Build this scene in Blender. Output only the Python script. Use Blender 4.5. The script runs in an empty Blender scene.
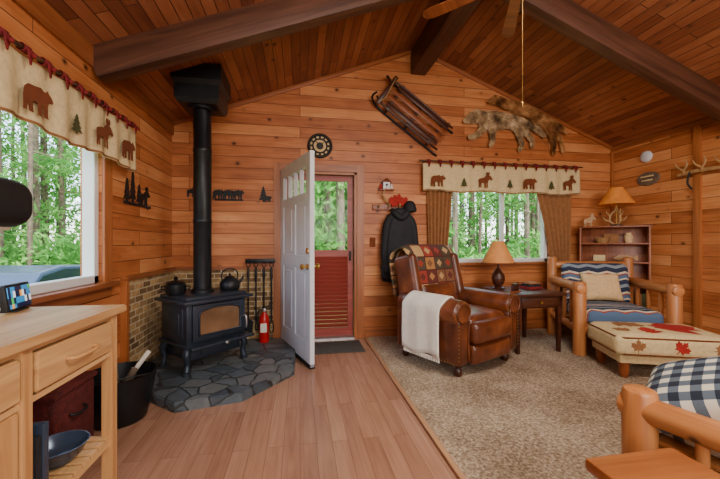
import bpy, bmesh, math, random
from mathutils import Vector, Matrix
import numpy as np
RN=random.Random(7)
S=bpy.context.scene
COL=S.collection
def C(r,g,b):
    f=lambda c:((c/255)/12.92 if c/255<=.04045 else ((c/255+.055)/1.055)**2.4)
    return (f(r),f(g),f(b),1)
# ------------------------------------------------------------ materials
class NB:
    def __init__(s,name,rough=.5,metal=0,spec=.5):
        s.m=bpy.data.materials.new(name); s.m.use_nodes=True
        s.t=s.m.node_tree; s.b=s.t.nodes['Principled BSDF']
        s.b.inputs['Roughness'].default_value=rough
        s.b.inputs['Metallic'].default_value=metal
        s.b.inputs['Specular IOR Level'].default_value=spec
        s._tc=None
    def n(s,ty,**k):
        x=s.t.nodes.new(ty)
        for a,v in k.items(): setattr(x,a,v)
        return x
    def l(s,a,b): s.t.links.new(a,b)
    def setin(s,sock,v):
        if hasattr(v,'is_linked') : s.l(v,sock)
        else: sock.default_value=v
    def tc(s):
        if not s._tc: s._tc=s.n('ShaderNodeTexCoord')
        return s._tc.outputs['Object']
    def sep(s,v=None):
        x=s.n('ShaderNodeSeparateXYZ'); s.l(v or s.tc(),x.inputs[0]); return x.outputs
    def comb(s,a,b,c):
        x=s.n('ShaderNodeCombineXYZ')
        for i,v in enumerate((a,b,c)): s.setin(x.inputs[i],v)
        return x.outputs[0]
    def math(s,op,a,b=0.0,c=None):
        x=s.n('ShaderNodeMath',operation=op); s.setin(x.inputs[0],a); s.setin(x.inputs[1],b)
        if c is not None: s.setin(x.inputs[2],c)
        return x.outputs[0]
    def noise(s,v=None,scale=5,detail=4,rough=.55,dist=0):
        x=s.n('ShaderNodeTexNoise'); s.l(v or s.tc(),x.inputs['Vector'])
        x.inputs['Scale'].default_value=scale; x.inputs['Detail'].default_value=detail
        x.inputs['Roughness'].default_value=rough; x.inputs['Distortion'].default_value=dist
        return x.outputs['Fac']
    def ramp(s,f,stops,const=False):
        x=s.n('ShaderNodeValToRGB'); s.l(f,x.inputs[0]); e=x.color_ramp.elements
        if const: x.color_ramp.interpolation='CONSTANT'
        while len(e)<len(stops): e.new(.5)
        for i,(p,c) in enumerate(stops):
            e[i].position=p; e[i].color=c
        return x.outputs[0]
    def mix(s,f,a,b,mode='MIX'):
        x=s.n('ShaderNodeMix',data_type='RGBA',blend_type=mode)
        s.setin(x.inputs[0],f); s.setin(x.inputs[6],a); s.setin(x.inputs[7],b)
        return x.outputs[2]
    def color(s,c): s.setin(s.b.inputs['Base Color'],c)
    def bump(s,h,st=.3,d=.01):
        x=s.n('ShaderNodeBump'); x.inputs['Strength'].default_value=st; x.inputs['Distance'].default_value=d
        s.l(h,x.inputs['Height']); s.l(x.outputs[0],s.b.inputs['Normal'])
def plain(name,col,rough=.5,metal=0,var=.25,scale=9,bump=0,bs=60,spec=.5):
    N=NB(name,rough,metal,spec)
    n=N.noise(scale=scale)
    d=tuple(c*(1-var) for c in col[:3])+(1,); u=tuple(min(1,c*(1+var)) for c in col[:3])+(1,)
    N.color(N.ramp(n,[(.3,d),(.7,u)]))
    if bump: N.bump(N.noise(scale=bs),bump,.01)
    return N.m
def wood(name,ca,cb,axis=0,scale=1,rough=.4,knots=False,bump=.15):
    N=NB(name,rough); s=N.sep(); k=[26*scale]*3; k[axis]=1.6*scale
    v=N.comb(*[N.math('MULTIPLY',s[i],k[i]) for i in range(3)])
    n=N.noise(v,1,6,.6,.8); c=N.ramp(n,[(.3,ca),(.7,cb)])
    if knots:
        vo=N.n('ShaderNodeTexVoronoi'); N.l(N.tc(),vo.inputs['Vector']); vo.inputs['Scale'].default_value=5
        kf=N.ramp(vo.outputs['Distance'],[(.05,(1,1,1,1)),(.13,(0,0,0,1))])
        c=N.mix(kf,c,tuple(x*.25 for x in ca[:3])+(1,))
    N.color(c); N.bump(n,bump,.004); return N.m
def boards(name,ax,roww,length,stops,gapc,rough=.45,knots=True,gap=.003,grain=.5,spec=.4,knotc=(.06,.018,.006,1),rndw=.34):
    N=NB(name,rough,0,spec); s=N.sep(); A=s[ax[0]]; B=s[ax[1]]
    v=N.comb(A,B,0.0)
    br=N.n('ShaderNodeTexBrick'); N.l(v,br.inputs['Vector']); br.offset=.37; br.offset_frequency=2
    I=br.inputs; I['Color1'].default_value=(0,0,0,1); I['Color2'].default_value=(1,1,1,1); I['Mortar'].default_value=(.5,.5,.5,1)
    I['Scale'].default_value=1; I['Mortar Size'].default_value=gap; I['Mortar Smooth'].default_value=.3
    I['Brick Width'].default_value=length; I['Row Height'].default_value=roww
    rnd=br.outputs['Color']; fac=br.outputs['Fac']
    rv=N.math('MULTIPLY',rnd,23.0)
    g=N.noise(N.comb(N.math('MULTIPLY',A,1.3),N.math('MULTIPLY',B,24),rv),1,7,.62,1.2)
    blot=N.noise(N.comb(A,N.math('MULTIPLY',B,2.5),rv),2.2,2)
    f=N.math('MULTIPLY_ADD',g,grain,N.math('MULTIPLY_ADD',rnd,rndw,N.math('MULTIPLY',blot,.4)))
    f=N.math('SUBTRACT',f,(grain*.5+.2+rndw*.5)-.5)
    c=N.ramp(f,stops)
    if knots:
        vo=N.n('ShaderNodeTexVoronoi'); N.l(N.comb(N.math('MULTIPLY',A,.8),B,rv),vo.inputs['Vector']); vo.inputs['Scale'].default_value=5.2
        kf=N.ramp(vo.outputs['Distance'],[(.045,(1,1,1,1)),(.12,(.22,.22,.22,1)),(.2,(0,0,0,1))])
        c=N.mix(kf,c,knotc)
    c=N.mix(fac,c,gapc); N.color(c)
    N.bump(N.math('SUBTRACT',N.math('MULTIPLY',g,.12),fac),.5,.006)
    return N.m
WS=[(.15,C(126,64,32)),(.40,C(178,104,56)),(.6,C(204,132,78)),(.88,C(228,168,110))]
m_wallx=boards('knotty_pine_wall_x',(0,2),.13,3.4,WS,C(78,36,16),grain=.62)
m_wally=boards('knotty_pine_wall_y',(1,2),.13,3.4,WS,C(78,36,16),grain=.62)
CS=[(.15,C(90,46,28)),(.42,C(134,76,48)),(.62,C(158,96,62)),(.88,C(188,126,84))]
m_ceil=boards('cedar_ceiling_boards',(1,0),.085,2.4,CS,C(50,24,14),rough=.5)
FS=[(.1,C(128,90,72)),(.4,C(154,112,90)),(.62,C(168,126,102)),(.9,C(184,144,120))]
m_floor=boards('laminate_floor',(1,0),.095,1.25,FS,C(112,78,62),rough=.27,knots=False,gap=.0012,grain=.8,rndw=.26)
m_beam=wood('dark_beam_wood',C(60,34,22),C(106,66,46),0,.6,.5)
m_beamy=wood('dark_ridge_wood',C(58,30,18),C(98,56,36),1,.6,.5)
m_trim=wood('pine_trim',C(140,76,38),C(184,112,60),2,.7)
m_trimy=wood('pine_trim_y',C(122,66,34),C(168,100,54),1,.7)
m_trimx=wood('pine_trim_x',C(130,70,36),C(174,104,58),0,.7)
m_log=wood('honey_log',C(150,86,42),C(204,138,80),2,.5,.38,True)
m_logd=wood('log_slab',C(132,72,34),C(178,108,58),0,.5,.35,True)
m_cart=wood('oak_cart_wood',C(172,124,76),C(214,170,116),1,.7,.4)
m_cartz=wood('oak_cart_post',C(172,118,70),C(212,164,108),2,.7,.4)
m_dark=wood('walnut_table',C(44,20,12),C(84,42,24),0,.7,.35)
m_book=wood('bookcase_wood',C(112,54,26),C(160,88,46),2,.6,.4)
m_iron=plain('black_iron',C(26,27,30),.42,.4,.3,12,.15,80)
m_stove=plain('stove_enamel',C(52,60,72),.38,.5,.2,6)
m_black=plain('matte_black',C(16,16,17),.6)
m_white=plain('white_paint',C(210,212,218),.35,0,.04)
m_vinyl=plain('white_vinyl',C(226,228,228),.4,0,.03)
m_red=plain('red_enamel',C(180,20,16),.3)
m_redst=wood('red_storm_door',C(124,44,38),C(168,74,62),0,.7,.45)
m_brass=plain('brass',C(190,150,80),.3,.9,.1)
m_steel=plain('steel',C(170,170,172),.3,.9,.1)
m_redfab=plain('burgundy_cloth',C(120,20,26),.8,0,.3,20,.3,200)
m_bin=plain('dark_basket',C(84,22,22),.8,0,.4,30,.5,120)
m_throw=plain('white_throw',C(232,226,214),.95,0,.06,30,.6,140)
m_cream=plain('cream_fabric',C(214,192,144),.9,0,.12,40,.3,250)
m_curt=plain('brown_curtain',C(146,98,58),.85,0,.2,30,.3,200)
m_bearc=plain('brown_applique',C(112,56,24),.9)
m_green=plain('green_applique',C(70,72,38),.9)
m_shade=plain('parchment_shade',C(206,138,74),.7,0,.15,14)
m_shade2=plain('amber_shade',C(224,138,58),.7,0,.15,14)
m_antler=plain('antler_bone',C(176,136,90),.5,0,.3,15,.3,60)
m_jack=plain('black_jacket',C(24,26,32),.75,0,.35,14,.4,90)
m_bark=plain('bark',C(104,88,72),.9,0,.4,6,.8,12)
m_rubber=plain('door_mat',C(72,68,64),.95,0,.3,60,.6,200)
m_leaf_red=plain('red_maple',C(164,32,26),.85)
m_paper=plain('paper',C(220,214,200),.7,0,.05)
m_skin=plain('pillow_tan',C(214,180,132),.9,0,.12,30,.3,200)
m_strip=wood('oak_transition',C(166,120,86),C(198,154,116),1,.7)
N=NB('brown_leather',.32,0,.6); n=N.noise(scale=5,detail=5)
N.color(N.ramp(n,[(.3,C(62,28,14)),(.55,C(104,52,27)),(.75,C(142,80,44))])); N.bump(N.noise(scale=45,detail=4),.25,.008); m_leather=N.m
N=NB('shag_carpet',.97,0,.1); n=N.noise(scale=60,detail=4,rough=.7); n2=N.noise(scale=2.2,detail=3)
f=N.math('MULTIPLY_ADD',n2,.3,N.math('MULTIPLY',n,.8))
N.color(N.ramp(f,[(.34,C(92,78,64)),(.53,C(168,146,122)),(.70,C(228,210,186))])); N.bump(n,1.0,.025); m_carpet=N.m
def brickm(name,ax):
    N=NB(name,.85); s=N.sep(); v=N.comb(s[ax[0]],s[ax[1]],0.0)
    br=N.n('ShaderNodeTexBrick'); N.l(v,br.inputs['Vector']); I=br.inputs
    I['Color1'].default_value=C(190,160,114); I['Color2'].default_value=C(106,80,56); I['Mortar'].default_value=C(196,184,160)
    I['Scale'].default_value=1; I['Mortar Size'].default_value=.006; I['Brick Width'].default_value=.15; I['Row Height'].default_value=.056
    c=N.mix(.6,br.outputs['Color'],N.ramp(N.noise(scale=22,detail=5),[(.3,C(70,60,48)),(.7,C(230,214,180))]),'SOFT_LIGHT')
    N.color(c); N.bump(N.math('SUBTRACT',N.noise(scale=40),N.math('MULTIPLY',br.outputs['Fac'],1.5)),.6,.01); return N.m
m_brx=brickm('tan_brick_x',(0,2)); m_bry=brickm('tan_brick_y',(1,2))
N=NB('slate_flagstone',.42)
wv=N.n('ShaderNodeVectorMath',operation='ADD'); ns=N.n('ShaderNodeTexNoise'); N.l(N.tc(),ns.inputs['Vector']); ns.inputs['Scale'].default_value=5
vs_=N.n('ShaderNodeVectorMath',operation='SCALE'); N.l(ns.outputs['Color'],vs_.inputs[0]); vs_.inputs['Scale'].default_value=.12; N.l(N.tc(),wv.inputs[0]); N.l(vs_.outputs[0],wv.inputs[1])
vo=N.n('ShaderNodeTexVoronoi',feature='DISTANCE_TO_EDGE'); N.l(wv.outputs[0],vo.inputs['Vector']); vo.inputs['Scale'].default_value=5.6
v2=N.n('ShaderNodeTexVoronoi'); N.l(wv.outputs[0],v2.inputs['Vector']); v2.inputs['Scale'].default_value=5.6
sc_=N.ramp(v2.outputs['Color'],[(.1,C(62,72,82)),(.5,C(88,98,106)),(.9,C(108,112,112))])
sc_=N.mix(.35,sc_,N.ramp(N.noise(scale=14,detail=5),[(.3,C(70,70,70)),(.7,C(200,200,200))]),'OVERLAY')
ed=N.ramp(vo.outputs['Distance'],[(.025,(1,1,1,1)),(.05,(0,0,0,1))])
N.color(N.mix(ed,sc_,C(44,46,48))); N.bump(N.math('SUBTRACT',N.math('MULTIPLY',N.noise(scale=14),.4),ed),.4,.005); m_slate=N.m
def patch(name,k,cols,ax=(0,2)):
    N=NB(name,.9); s=N.sep(); a=N.math('MULTIPLY',s[ax[0]],k); b=N.math('MULTIPLY',s[ax[1]],k)
    w=N.n('ShaderNodeTexWhiteNoise',noise_dimensions='2D'); N.l(N.comb(N.math('FLOOR',a),N.math('FLOOR',b),0.0),w.inputs['Vector'])
    c=N.ramp(w.outputs['Value'],[(i/len(cols),q) for i,q in enumerate(cols)],True)
    fa=N.math('ABSOLUTE',N.math('SUBTRACT',N.math('FRACT',a),.5)); fb=N.math('ABSOLUTE',N.math('SUBTRACT',N.math('FRACT',b),.5))
    dia=N.math('LESS_THAN',N.math('ADD',fa,fb),.3)
    w2=N.n('ShaderNodeTexWhiteNoise',noise_dimensions='3D'); N.l(N.comb(N.math('FLOOR',a),N.math('FLOOR',b),7.0),w2.inputs['Vector'])
    c2=N.ramp(w2.outputs['Value'],[(i/len(cols),q) for i,q in enumerate(cols)],True)
    c=N.mix(dia,c,c2)
    e=N.math('GREATER_THAN',N.math('MAXIMUM',fa,fb),.455); c=N.mix(e,c,C(70,26,20)); N.color(c)
    N.bump(N.math('SUBTRACT',1.0,N.math('MAXIMUM',fa,fb)),.4,.02); return N.m
m_quilt=patch('patchwork_quilt',7,[C(140,50,36),C(176,140,94),C(70,60,44),C(118,76,50),C(160,112,64),C(90,38,30)])
def sw(name,ax=(0,2)):
    N=NB(name,.9); s=N.sep(); a=N.math('MULTIPLY',s[ax[0]],5.0); b=N.math('MULTIPLY',s[ax[1]],4.2)
    z=N.math('ABSOLUTE',N.math('SUBTRACT',N.math('FRACT',a),.5)); f=N.math('FRACT',N.math('ADD',b,N.math('MULTIPLY',z,.22)))
    N.color(N.ramp(f,[(0,C(40,50,76)),(.22,C(204,192,168)),(.30,C(80,104,136)),(.46,C(150,60,40)),(.52,C(204,192,168)),(.62,C(36,44,68)),(.84,C(130,142,152))],True))
    N.bump(N.noise(scale=150),.3,.005); return N.m
m_sw=sw('southwest_fabric'); m_swt=sw('southwest_fabric_seat',(0,1))
N=NB('navy_plaid',.9); s=N.sep()
st=[N.math('LESS_THAN',N.math('FRACT',N.math('MULTIPLY',s[i],13.0)),.5) for i in (0,1)]
sm=N.math('MULTIPLY_ADD',st[0],.5,N.math('MULTIPLY',st[1],.5))
N.color(N.ramp(sm,[(0,C(206,200,184)),(.3,C(84,96,110)),(.8,C(24,32,50))],True)); N.bump(N.noise(scale=200),.3,.004); m_plaid=N.m
def furm(name,a,b,c):
    N=NB(name,.9,0,.2); n=N.noise(scale=6,detail=3); N.color(N.ramp(n,[(.34,a),(.5,b),(.66,c)])); return N.m
m_fur=furm('gray_wolf_fur',C(104,80,58),C(184,152,112),C(236,212,172)); m_fur2=furm('brown_coyote_fur',C(94,58,32),C(166,112,64),C(220,170,112))
def glassm(name,tint=(1,1,1,1),g=.06):
    N=NB(name); t=N.n('ShaderNodeBsdfTransparent'); t.inputs[0].default_value=tint
    q=N.n('ShaderNodeBsdfGlossy'); q.inputs['Roughness'].default_value=.03; x=N.n('ShaderNodeMixShader'); x.inputs[0].default_value=g
    N.l(t.outputs[0],x.inputs[1]); N.l(q.outputs[0],x.inputs[2]); N.l(x.outputs[0],N.t.nodes['Material Output'].inputs[0]); return N.m
m_glass=glassm('window_glass',g=.004)
m_stglass=plain('stove_glass',C(112,82,58),.12,0,.5,3)
N=NB('foliage',.8,0,.1); ncol=N.ramp(N.noise(scale=.9,detail=4),[(.3,C(52,96,44)),(.5,C(104,164,78)),(.7,C(176,222,124))]); N.color(ncol)
tr=N.n('ShaderNodeBsdfTranslucent'); N.l(ncol,tr.inputs[0]); x=N.n('ShaderNodeMixShader'); x.inputs[0].default_value=.5
N.l(N.b.outputs[0],x.inputs[1]); N.l(tr.outputs[0],x.inputs[2]); N.l(x.outputs[0],N.t.nodes['Material Output'].inputs[0]); m_leaf=N.m
m_ground=plain('forest_floor',C(110,140,70),.95,0,.5,1.2,.5,5)
m_car=plain('car_paint',C(64,78,100),.25,.4,.05); m_cglass=plain('car_glass',C(30,40,46),.1)
N=NB('lcd_display',.3); s=N.sep(); w=N.n('ShaderNodeTexWhiteNoise',noise_dimensions='2D')
N.l(N.comb(N.math('FLOOR',N.math('MULTIPLY',s[1],60.0)),N.math('FLOOR',N.math('MULTIPLY',s[2],38.0)),0.0),w.inputs['Vector'])
lc=N.ramp(w.outputs['Value'],[(0,C(20,30,60)),(.45,C(40,130,190)),(.66,C(60,180,90)),(.78,C(230,160,60)),(.88,C(230,240,245))],True)
N.color(lc); N.l(lc,N.b.inputs['Emission Color']); N.b.inputs['Emission Strength'].default_value=.7; m_lcd=N.m
# ------------------------------------------------------------ geometry helpers
def E(name,loc=(0,0,0),rz=0,parent=None,rot=None):
    o=bpy.data.objects.new(name,None); o.empty_display_size=.1; COL.objects.link(o); o.location=loc
    o.rotation_euler=rot or (0,0,rz); o.parent=parent; return o
def mk(name,me,mat,parent=None,smooth=False,loc=(0,0,0),rot=(0,0,0)):
    if mat is not None:
        for q in (mat if isinstance(mat,(list,tuple)) else [mat]): me.materials.append(q)
    if smooth:
        me.polygons.foreach_set('use_smooth',[True]*len(me.polygons))
        if smooth=='auto':
            try: me.set_sharp_from_angle(angle=.7)
            except Exception: pass
    o=bpy.data.objects.new(name,me); COL.objects.link(o); o.parent=parent; o.location=loc; o.rotation_euler=rot; return o
def fb(bm,name):
    me=bpy.data.meshes.new(name); bmesh.ops.recalc_face_normals(bm,faces=bm.faces); bm.to_mesh(me); bm.free(); return me
def box(name,size,loc,mat,parent=None,bev=.004,rot=(0,0,0),seg=2):
    bm=bmesh.new(); bmesh.ops.create_cube(bm,size=1)
    for v in bm.verts: v.co=Vector((v.co.x*size[0],v.co.y*size[1],v.co.z*size[2]))
    bev=min(bev,min(size)*.45)
    if bev>0: bmesh.ops.bevel(bm,geom=bm.edges[:],offset=bev,segments=seg,affect='EDGES',profile=.5)
    return mk(name,fb(bm,name),mat,parent,'auto',loc,rot)
def wbox(name,a,b,mat,parent=None,bev=0):
    bm=bmesh.new(); bmesh.ops.create_cube(bm,size=1)
    for v in bm.verts: v.co=Vector([(a[i]+b[i])/2+v.co[i]*(b[i]-a[i]) for i in range(3)])
    if bev: bmesh.ops.bevel(bm,geom=bm.edges[:],offset=bev,segments=2,affect='EDGES')
    return mk(name,fb(bm,name),mat,parent)
def cyl(name,p0,p1,r0,mat,parent=None,r1=None,seg=24,bev=0):
    p0=Vector(p0);p1=Vector(p1);d=p1-p0;L=d.length; r1=r0 if r1 is None else r1
    if bev:
        prof=[(0,-L/2),(r0-bev,-L/2),(r0-bev*.3,-L/2+bev*.3),(r0,-L/2+bev),(r1,L/2-bev),(r1-bev*.3,L/2-bev*.3),(r1-bev,L/2),(0,L/2)]
    else: prof=[(0,-L/2),(r0,-L/2),(r1,L/2),(0,L/2)]
    o=lathe(name,prof,(p0+p1)/2,mat,parent,seg); o.rotation_euler=d.to_track_quat('Z','Y').to_euler(); return o
def lathe(name,prof,loc,mat,parent=None,seg=32,rot=(0,0,0)):
    vs=[];fs=[]
    idx=[]
    for r,z in prof:
        if r<1e-6: idx.append([len(vs)]); vs.append((0,0,z))
        else:
            idx.append(list(range(len(vs),len(vs)+seg)))
            vs+=[(r*math.cos(2*math.pi*i/seg),r*math.sin(2*math.pi*i/seg),z) for i in range(seg)]
    for a,b in zip(idx,idx[1:]):
        for i in range(seg):
            j=(i+1)%seg
            if len(a)==1 and len(b)==1: continue
            if len(a)==1: fs.append((a[0],b[i],b[j]))
            elif len(b)==1: fs.append((a[i],a[j],b[0]))
            else: fs.append((a[i],a[j],b[j],b[i]))
    me=bpy.data.meshes.new(name); me.from_pydata(vs,[],fs)
    bm=bmesh.new(); bm.from_mesh(me); bpy.data.meshes.remove(me)
    return mk(name,fb(bm,name),mat,parent,'auto',loc,rot)
def sweep(pts,r,seg=10,cyc=False):
    P=[Vector(p) for p in pts]; n=len(P); rr=r if isinstance(r,(list,tuple)) else [r]*n
    vs=[];fs=[]; up=None
    for i,p in enumerate(P):
        if cyc: t=(P[(i+1)%n]-P[i-1])
        else: t=(P[min(i+1,n-1)]-P[max(i-1,0)])
        t.normalize()
        if up is None: up=t.orthogonal().normalized()
        up=(up-t*up.dot(t)); up.normalize(); s=t.cross(up)
        for k in range(seg):
            a=2*math.pi*k/seg; vs.append(tuple(p+(up*math.cos(a)+s*math.sin(a))*rr[i]))
    m=n if cyc else n-1
    for i in range(m):
        for k in range(seg):
            a=i*seg+k;b=i*seg+(k+1)%seg;c=((i+1)%n)*seg+(k+1)%seg;d=((i+1)%n)*seg+k; fs.append((a,b,c,d))
    if not cyc: fs.append(tuple(range(seg))); fs.append(tuple(range((n-1)*seg,n*seg)))
    return vs,fs
def smoothpts(pts,k=5):
    P=[Vector(p) for p in pts]; out=[]
    for i in range(len(P)-1):
        a=P[max(i-1,0)];b=P[i];c=P[i+1];d=P[min(i+2,len(P)-1)]
        for j in range(k):
            t=j/k; out.append(.5*((2*b)+(c-a)*t+(2*a-5*b+4*c-d)*t*t+(3*b-a-3*c+d)*t**3))
    out.append(P[-1]); return out
def tube(name,pts,r,mat,parent=None,seg=10,cyc=False,sm=4):
    if sm and not cyc:
        n=len(pts)
        if isinstance(r,(list,tuple)):
            r2=[]
            for i in range(n-1):
                for j in range(sm): r2.append(r[i]+(r[i+1]-r[i])*j/sm)
            r2.append(r[-1]); r=r2
        pts=smoothpts(pts,sm)
    v,f=sweep(pts,r,seg,cyc); me=bpy.data.meshes.new(name); me.from_pydata(v,[],f)
    bm=bmesh.new(); bm.from_mesh(me); bpy.data.meshes.remove(me)
    return mk(name,fb(bm,name),mat,parent,True)
def ring(name,c,R,r,mat,parent=None,axis='Y',seg=40):
    pts=[]
    for i in range(seg):
        a=2*math.pi*i/seg; x,y=R*math.cos(a),R*math.sin(a)
        pts.append({'Y':(c[0]+x,c[1],c[2]+y),'X':(c[0],c[1]+x,c[2]+y),'Z':(c[0]+x,c[1]+y,c[2])}[axis])
    return tube(name,pts,r,mat,parent,8,True,0)
def soft(name,size,loc,mat,parent=None,r=.05,rot=(0,0,0),puff=(0,0,0),n=12):
    bm=bmesh.new(); bmesh.ops.create_cube(bm,size=2); bmesh.ops.subdivide_edges(bm,edges=bm.edges[:],cuts=n,use_grid_fill=True)
    h=Vector(size)/2; r=min(r,min(h)*.98)
    for v in bm.verts:
        u=v.co.copy(); p=Vector((u.x*h.x,u.y*h.y,u.z*h.z))
        q=Vector([max(-h[i]+r,min(h[i]-r,p[i])) for i in range(3)]); d=p-q
        if d.length>1e-9: p=q+d.normalized()*r
        b=[(1-u[i]**2) for i in range(3)]
        p.x+=puff[0]*b[1]*b[2]*u.x; p.y+=puff[1]*b[0]*b[2]*u.y; p.z+=puff[2]*b[0]*b[1]*u.z
        v.co=p
    return mk(name,fb(bm,name),mat,parent,True,loc,rot)
def pillow(name,w,h,t,loc,rot,mat,parent=None,n=18):
    vs=[];fs=[]
    for s in (1,-1):
        o=len(vs)
        for i in range(n+1):
            for j in range(n+1):
                x=-1+2*i/n;y=-1+2*j/n
                z=s*t/2*max(0,(1-x**4)*(1-y**4))**.5
                vs.append((x*w/2*(1-.07*(1-y*y)),y*h/2*(1-.07*(1-x*x)),z))
        for i in range(n):
            for j in range(n):
                a=o+i*(n+1)+j; fs.append((a,a+1,a+n+2,a+n+1))
    me=bpy.data.meshes.new(name); me.from_pydata(vs,[],fs); bm=bmesh.new(); bm.from_mesh(me); bmesh.ops.remove_doubles(bm,verts=bm.verts,dist=1e-5)
    return mk(name,fb(bm,name),mat,parent,True,loc,rot)
def poly(name,pts,th,mat,parent=None,loc=(0,0,0),rot=(0,0,0),bev=0):
    bm=bmesh.new(); vs=[bm.verts.new((x,-th/2,z)) for x,z in pts]; f=bm.faces.new(vs)
    r=bmesh.ops.extrude_face_region(bm,geom=[f]); 
    for v in [g for g in r['geom'] if isinstance(g,bmesh.types.BMVert)]: v.co.y+=th
    bmesh.ops.triangulate(bm,faces=[q for q in bm.faces if len(q.verts)>4])
    return mk(name,fb(bm,name),mat,parent,False,loc,rot)
def sheet(name,fn,nu,nv,mat,parent=None,th=.006,smooth=True):
    vs=[fn(i/nu,j/nv) for i in range(nu+1) for j in range(nv+1)]
    fs=[(i*(nv+1)+j,i*(nv+1)+j+1,(i+1)*(nv+1)+j+1,(i+1)*(nv+1)+j) for i in range(nu) for j in range(nv)]
    me=bpy.data.meshes.new(name); me.from_pydata(vs,[],fs); o=mk(name,me,mat,parent,smooth)
    if th: md=o.modifiers.new('solid','SOLIDIFY'); md.thickness=th; md.offset=0
    return o
def skin(name,verts,edges,rad,mat,parent=None,sub=2,flat=1.0):
    me=bpy.data.meshes.new(name); me.from_pydata(verts,edges,[]); o=bpy.data.objects.new(name,me); COL.objects.link(o)
    o.modifiers.new('s','SKIN'); 
    for i,r in enumerate(rad): me.skin_vertices[0].data[i].radius=(r,r)
    me.skin_vertices[0].data[0].use_root=True
    m=o.modifiers.new('b','SUBSURF'); m.levels=sub; m.render_levels=sub
    dg=bpy.context.evaluated_depsgraph_get(); dg.update(); me2=bpy.data.meshes.new_from_object(o.evaluated_get(dg))
    bpy.data.objects.remove(o); me2.name=name; me2.materials.clear()
    for v in me2.vertices: v.co.y*=flat
    return mk(name,me2,mat,parent,True)
def fur(name,src,n,L,mat,parent=None,grav=(0,0,-1),seed=1,ymax=9):
    rr=random.Random(seed); me=src.data; vs=[];fs=[]
    P=list(me.polygons); wts=[p.area for p in P]; g=Vector(grav)
    for p in rr.choices(P,weights=wts,k=n):
        c=[me.vertices[i].co for i in p.vertices]; w=[rr.random() for _ in c]; t=sum(w); q=sum((a*(b/t) for a,b in zip(c,w)),Vector())
        d=(p.normal*.4+g*.8+Vector((rr.uniform(-.3,.3),rr.uniform(-.3,.3),rr.uniform(-.3,.3)))).normalized()*L*rr.uniform(.5,1.2)
        s=d.cross(Vector((rr.uniform(-1,1),rr.uniform(-1,1),rr.uniform(-1,1))));
        if s.length<1e-6: continue
        s=s.normalized()*L*.09; k=len(vs)
        for a in (q+s,q-s,q+d): vs.append((a.x,min(a.y,ymax),a.z))
        fs.append((k,k+1,k+2))
    m2=bpy.data.meshes.new(name); m2.from_pydata(vs,[],fs); return mk(name,m2,mat,parent)
def joinmesh(name,objs,parent=None):
    bm=bmesh.new(); mats=[]
    for o in objs:
        me=o.data.copy(); me.transform(o.matrix_basis); mp=[]
        for q in o.data.materials:
            if q not in mats: mats.append(q)
            mp.append(mats.index(q))
        k=len(bm.faces); bm.from_mesh(me); bm.faces.ensure_lookup_table()
        for f in bm.faces[k:]: f.material_index=mp[f.material_index] if mp else 0
        bpy.data.objects.remove(o)
    me=bpy.data.meshes.new(name); bm.to_mesh(me); bm.free()
    for q in mats: me.materials.append(q)
    o=bpy.data.objects.new(name,me); COL.objects.link(o); o.parent=parent; return o
BEAR=[(0,.15),(0,.35),(.03,.55),(.15,.66),(.35,.68),(.55,.72),(.66,.66),(.76,.68),(.80,.74),(.84,.68),(.95,.58),(1.0,.5),(.97,.45),(.86,.44),(.80,.36),(.80,.05),(.84,0),(.68,0),(.66,.25),(.60,.3),(.58,.05),(.60,0),(.48,0),(.46,.28),(.32,.3),(.28,.2),(.30,.04),(.32,0),(.18,0),(.17,.1),(.12,.22),(.1,.05),(.12,0),(0,0)]
MOOSE=[(0,.4),(.02,.55),(.2,.62),(.42,.66),(.52,.78),(.62,.8),(.55,.95),(.6,1.05),(.64,.95),(.68,1.06),(.72,.94),(.78,1.06),(.8,.9),(.74,.82),(.84,.78),(.98,.62),(1,.54),(.92,.5),(.8,.58),(.72,.5),(.66,.36),(.66,0),(.6,0),(.58,.3),(.52,.3),(.52,0),(.46,0),(.44,.32),(.22,.32),(.2,.2),(.2,0),(.14,0),(.13,.2),(.1,.24),(.08,0),(.02,0),(.03,.25)]
TREE=[(.44,0),(.44,.12),(.08,.12),(.3,.34),(.16,.34),(.36,.56),(.26,.56),(.42,.78),(.36,.78),(.5,1),(.64,.78),(.58,.78),(.74,.56),(.64,.56),(.84,.34),(.7,.34),(.92,.12),(.56,.12),(.56,0)]
LEAF=[(0,-.5),(.03,-.2),(.3,-.28),(.25,-.15),(.5,.05),(.42,.1),(.46,.28),(.3,.25),(.26,.32),(.12,.16),(.16,.42),(.08,.38),(0,.55)]
LEAF=LEAF+[(-x,z) for x,z in LEAF[::-1][1:-1]]
def sc(P,w,h=None,x=0,z=0): h=h or w; return [(x+a*w,z+b*h) for a,b in P]
# ------------------------------------------------------------ room shell
XL,XR,YB,YF=-1.44,4.43,4.2,-2.6; XM=1.5; ZE=2.57; ZP=3.70
SL=(ZP-ZE)/(XM-XL); SR=(ZP-ZE)/(XR-XM)
def zt(x): return ZE+(x-XL)*SL if x<=XM else ZE+(XR-x)*SR
def strip(x0,x1,z0,z1,y0,y1):
    t=lambda x: zt(x) if z1 is None else z1
    b=[(x0,z0),(x1,z0),(x1,t(x1)),(x0,t(x0))]
    v=[(x,y0,z) for x,z in b]+[(x,y1,z) for x,z in b]
    f=[(0,1,2,3),(7,6,5,4),(0,4,5,1),(1,5,6,2),(2,6,7,3),(3,7,4,0)]; return v,f
def multi(name,parts,mat):
    V=[];F=[]
    for v,f in parts:
        k=len(V); V+=v; F+=[tuple(i+k for i in q) for q in f]
    me=bpy.data.meshes.new(name); me.from_pydata(V,[],F); bm=bmesh.new(); bm.from_mesh(me); bpy.data.meshes.remove(me)
    return mk(name,fb(bm,name),mat)
DX0,DX1,DZ=-.22,.70,2.07
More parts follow.
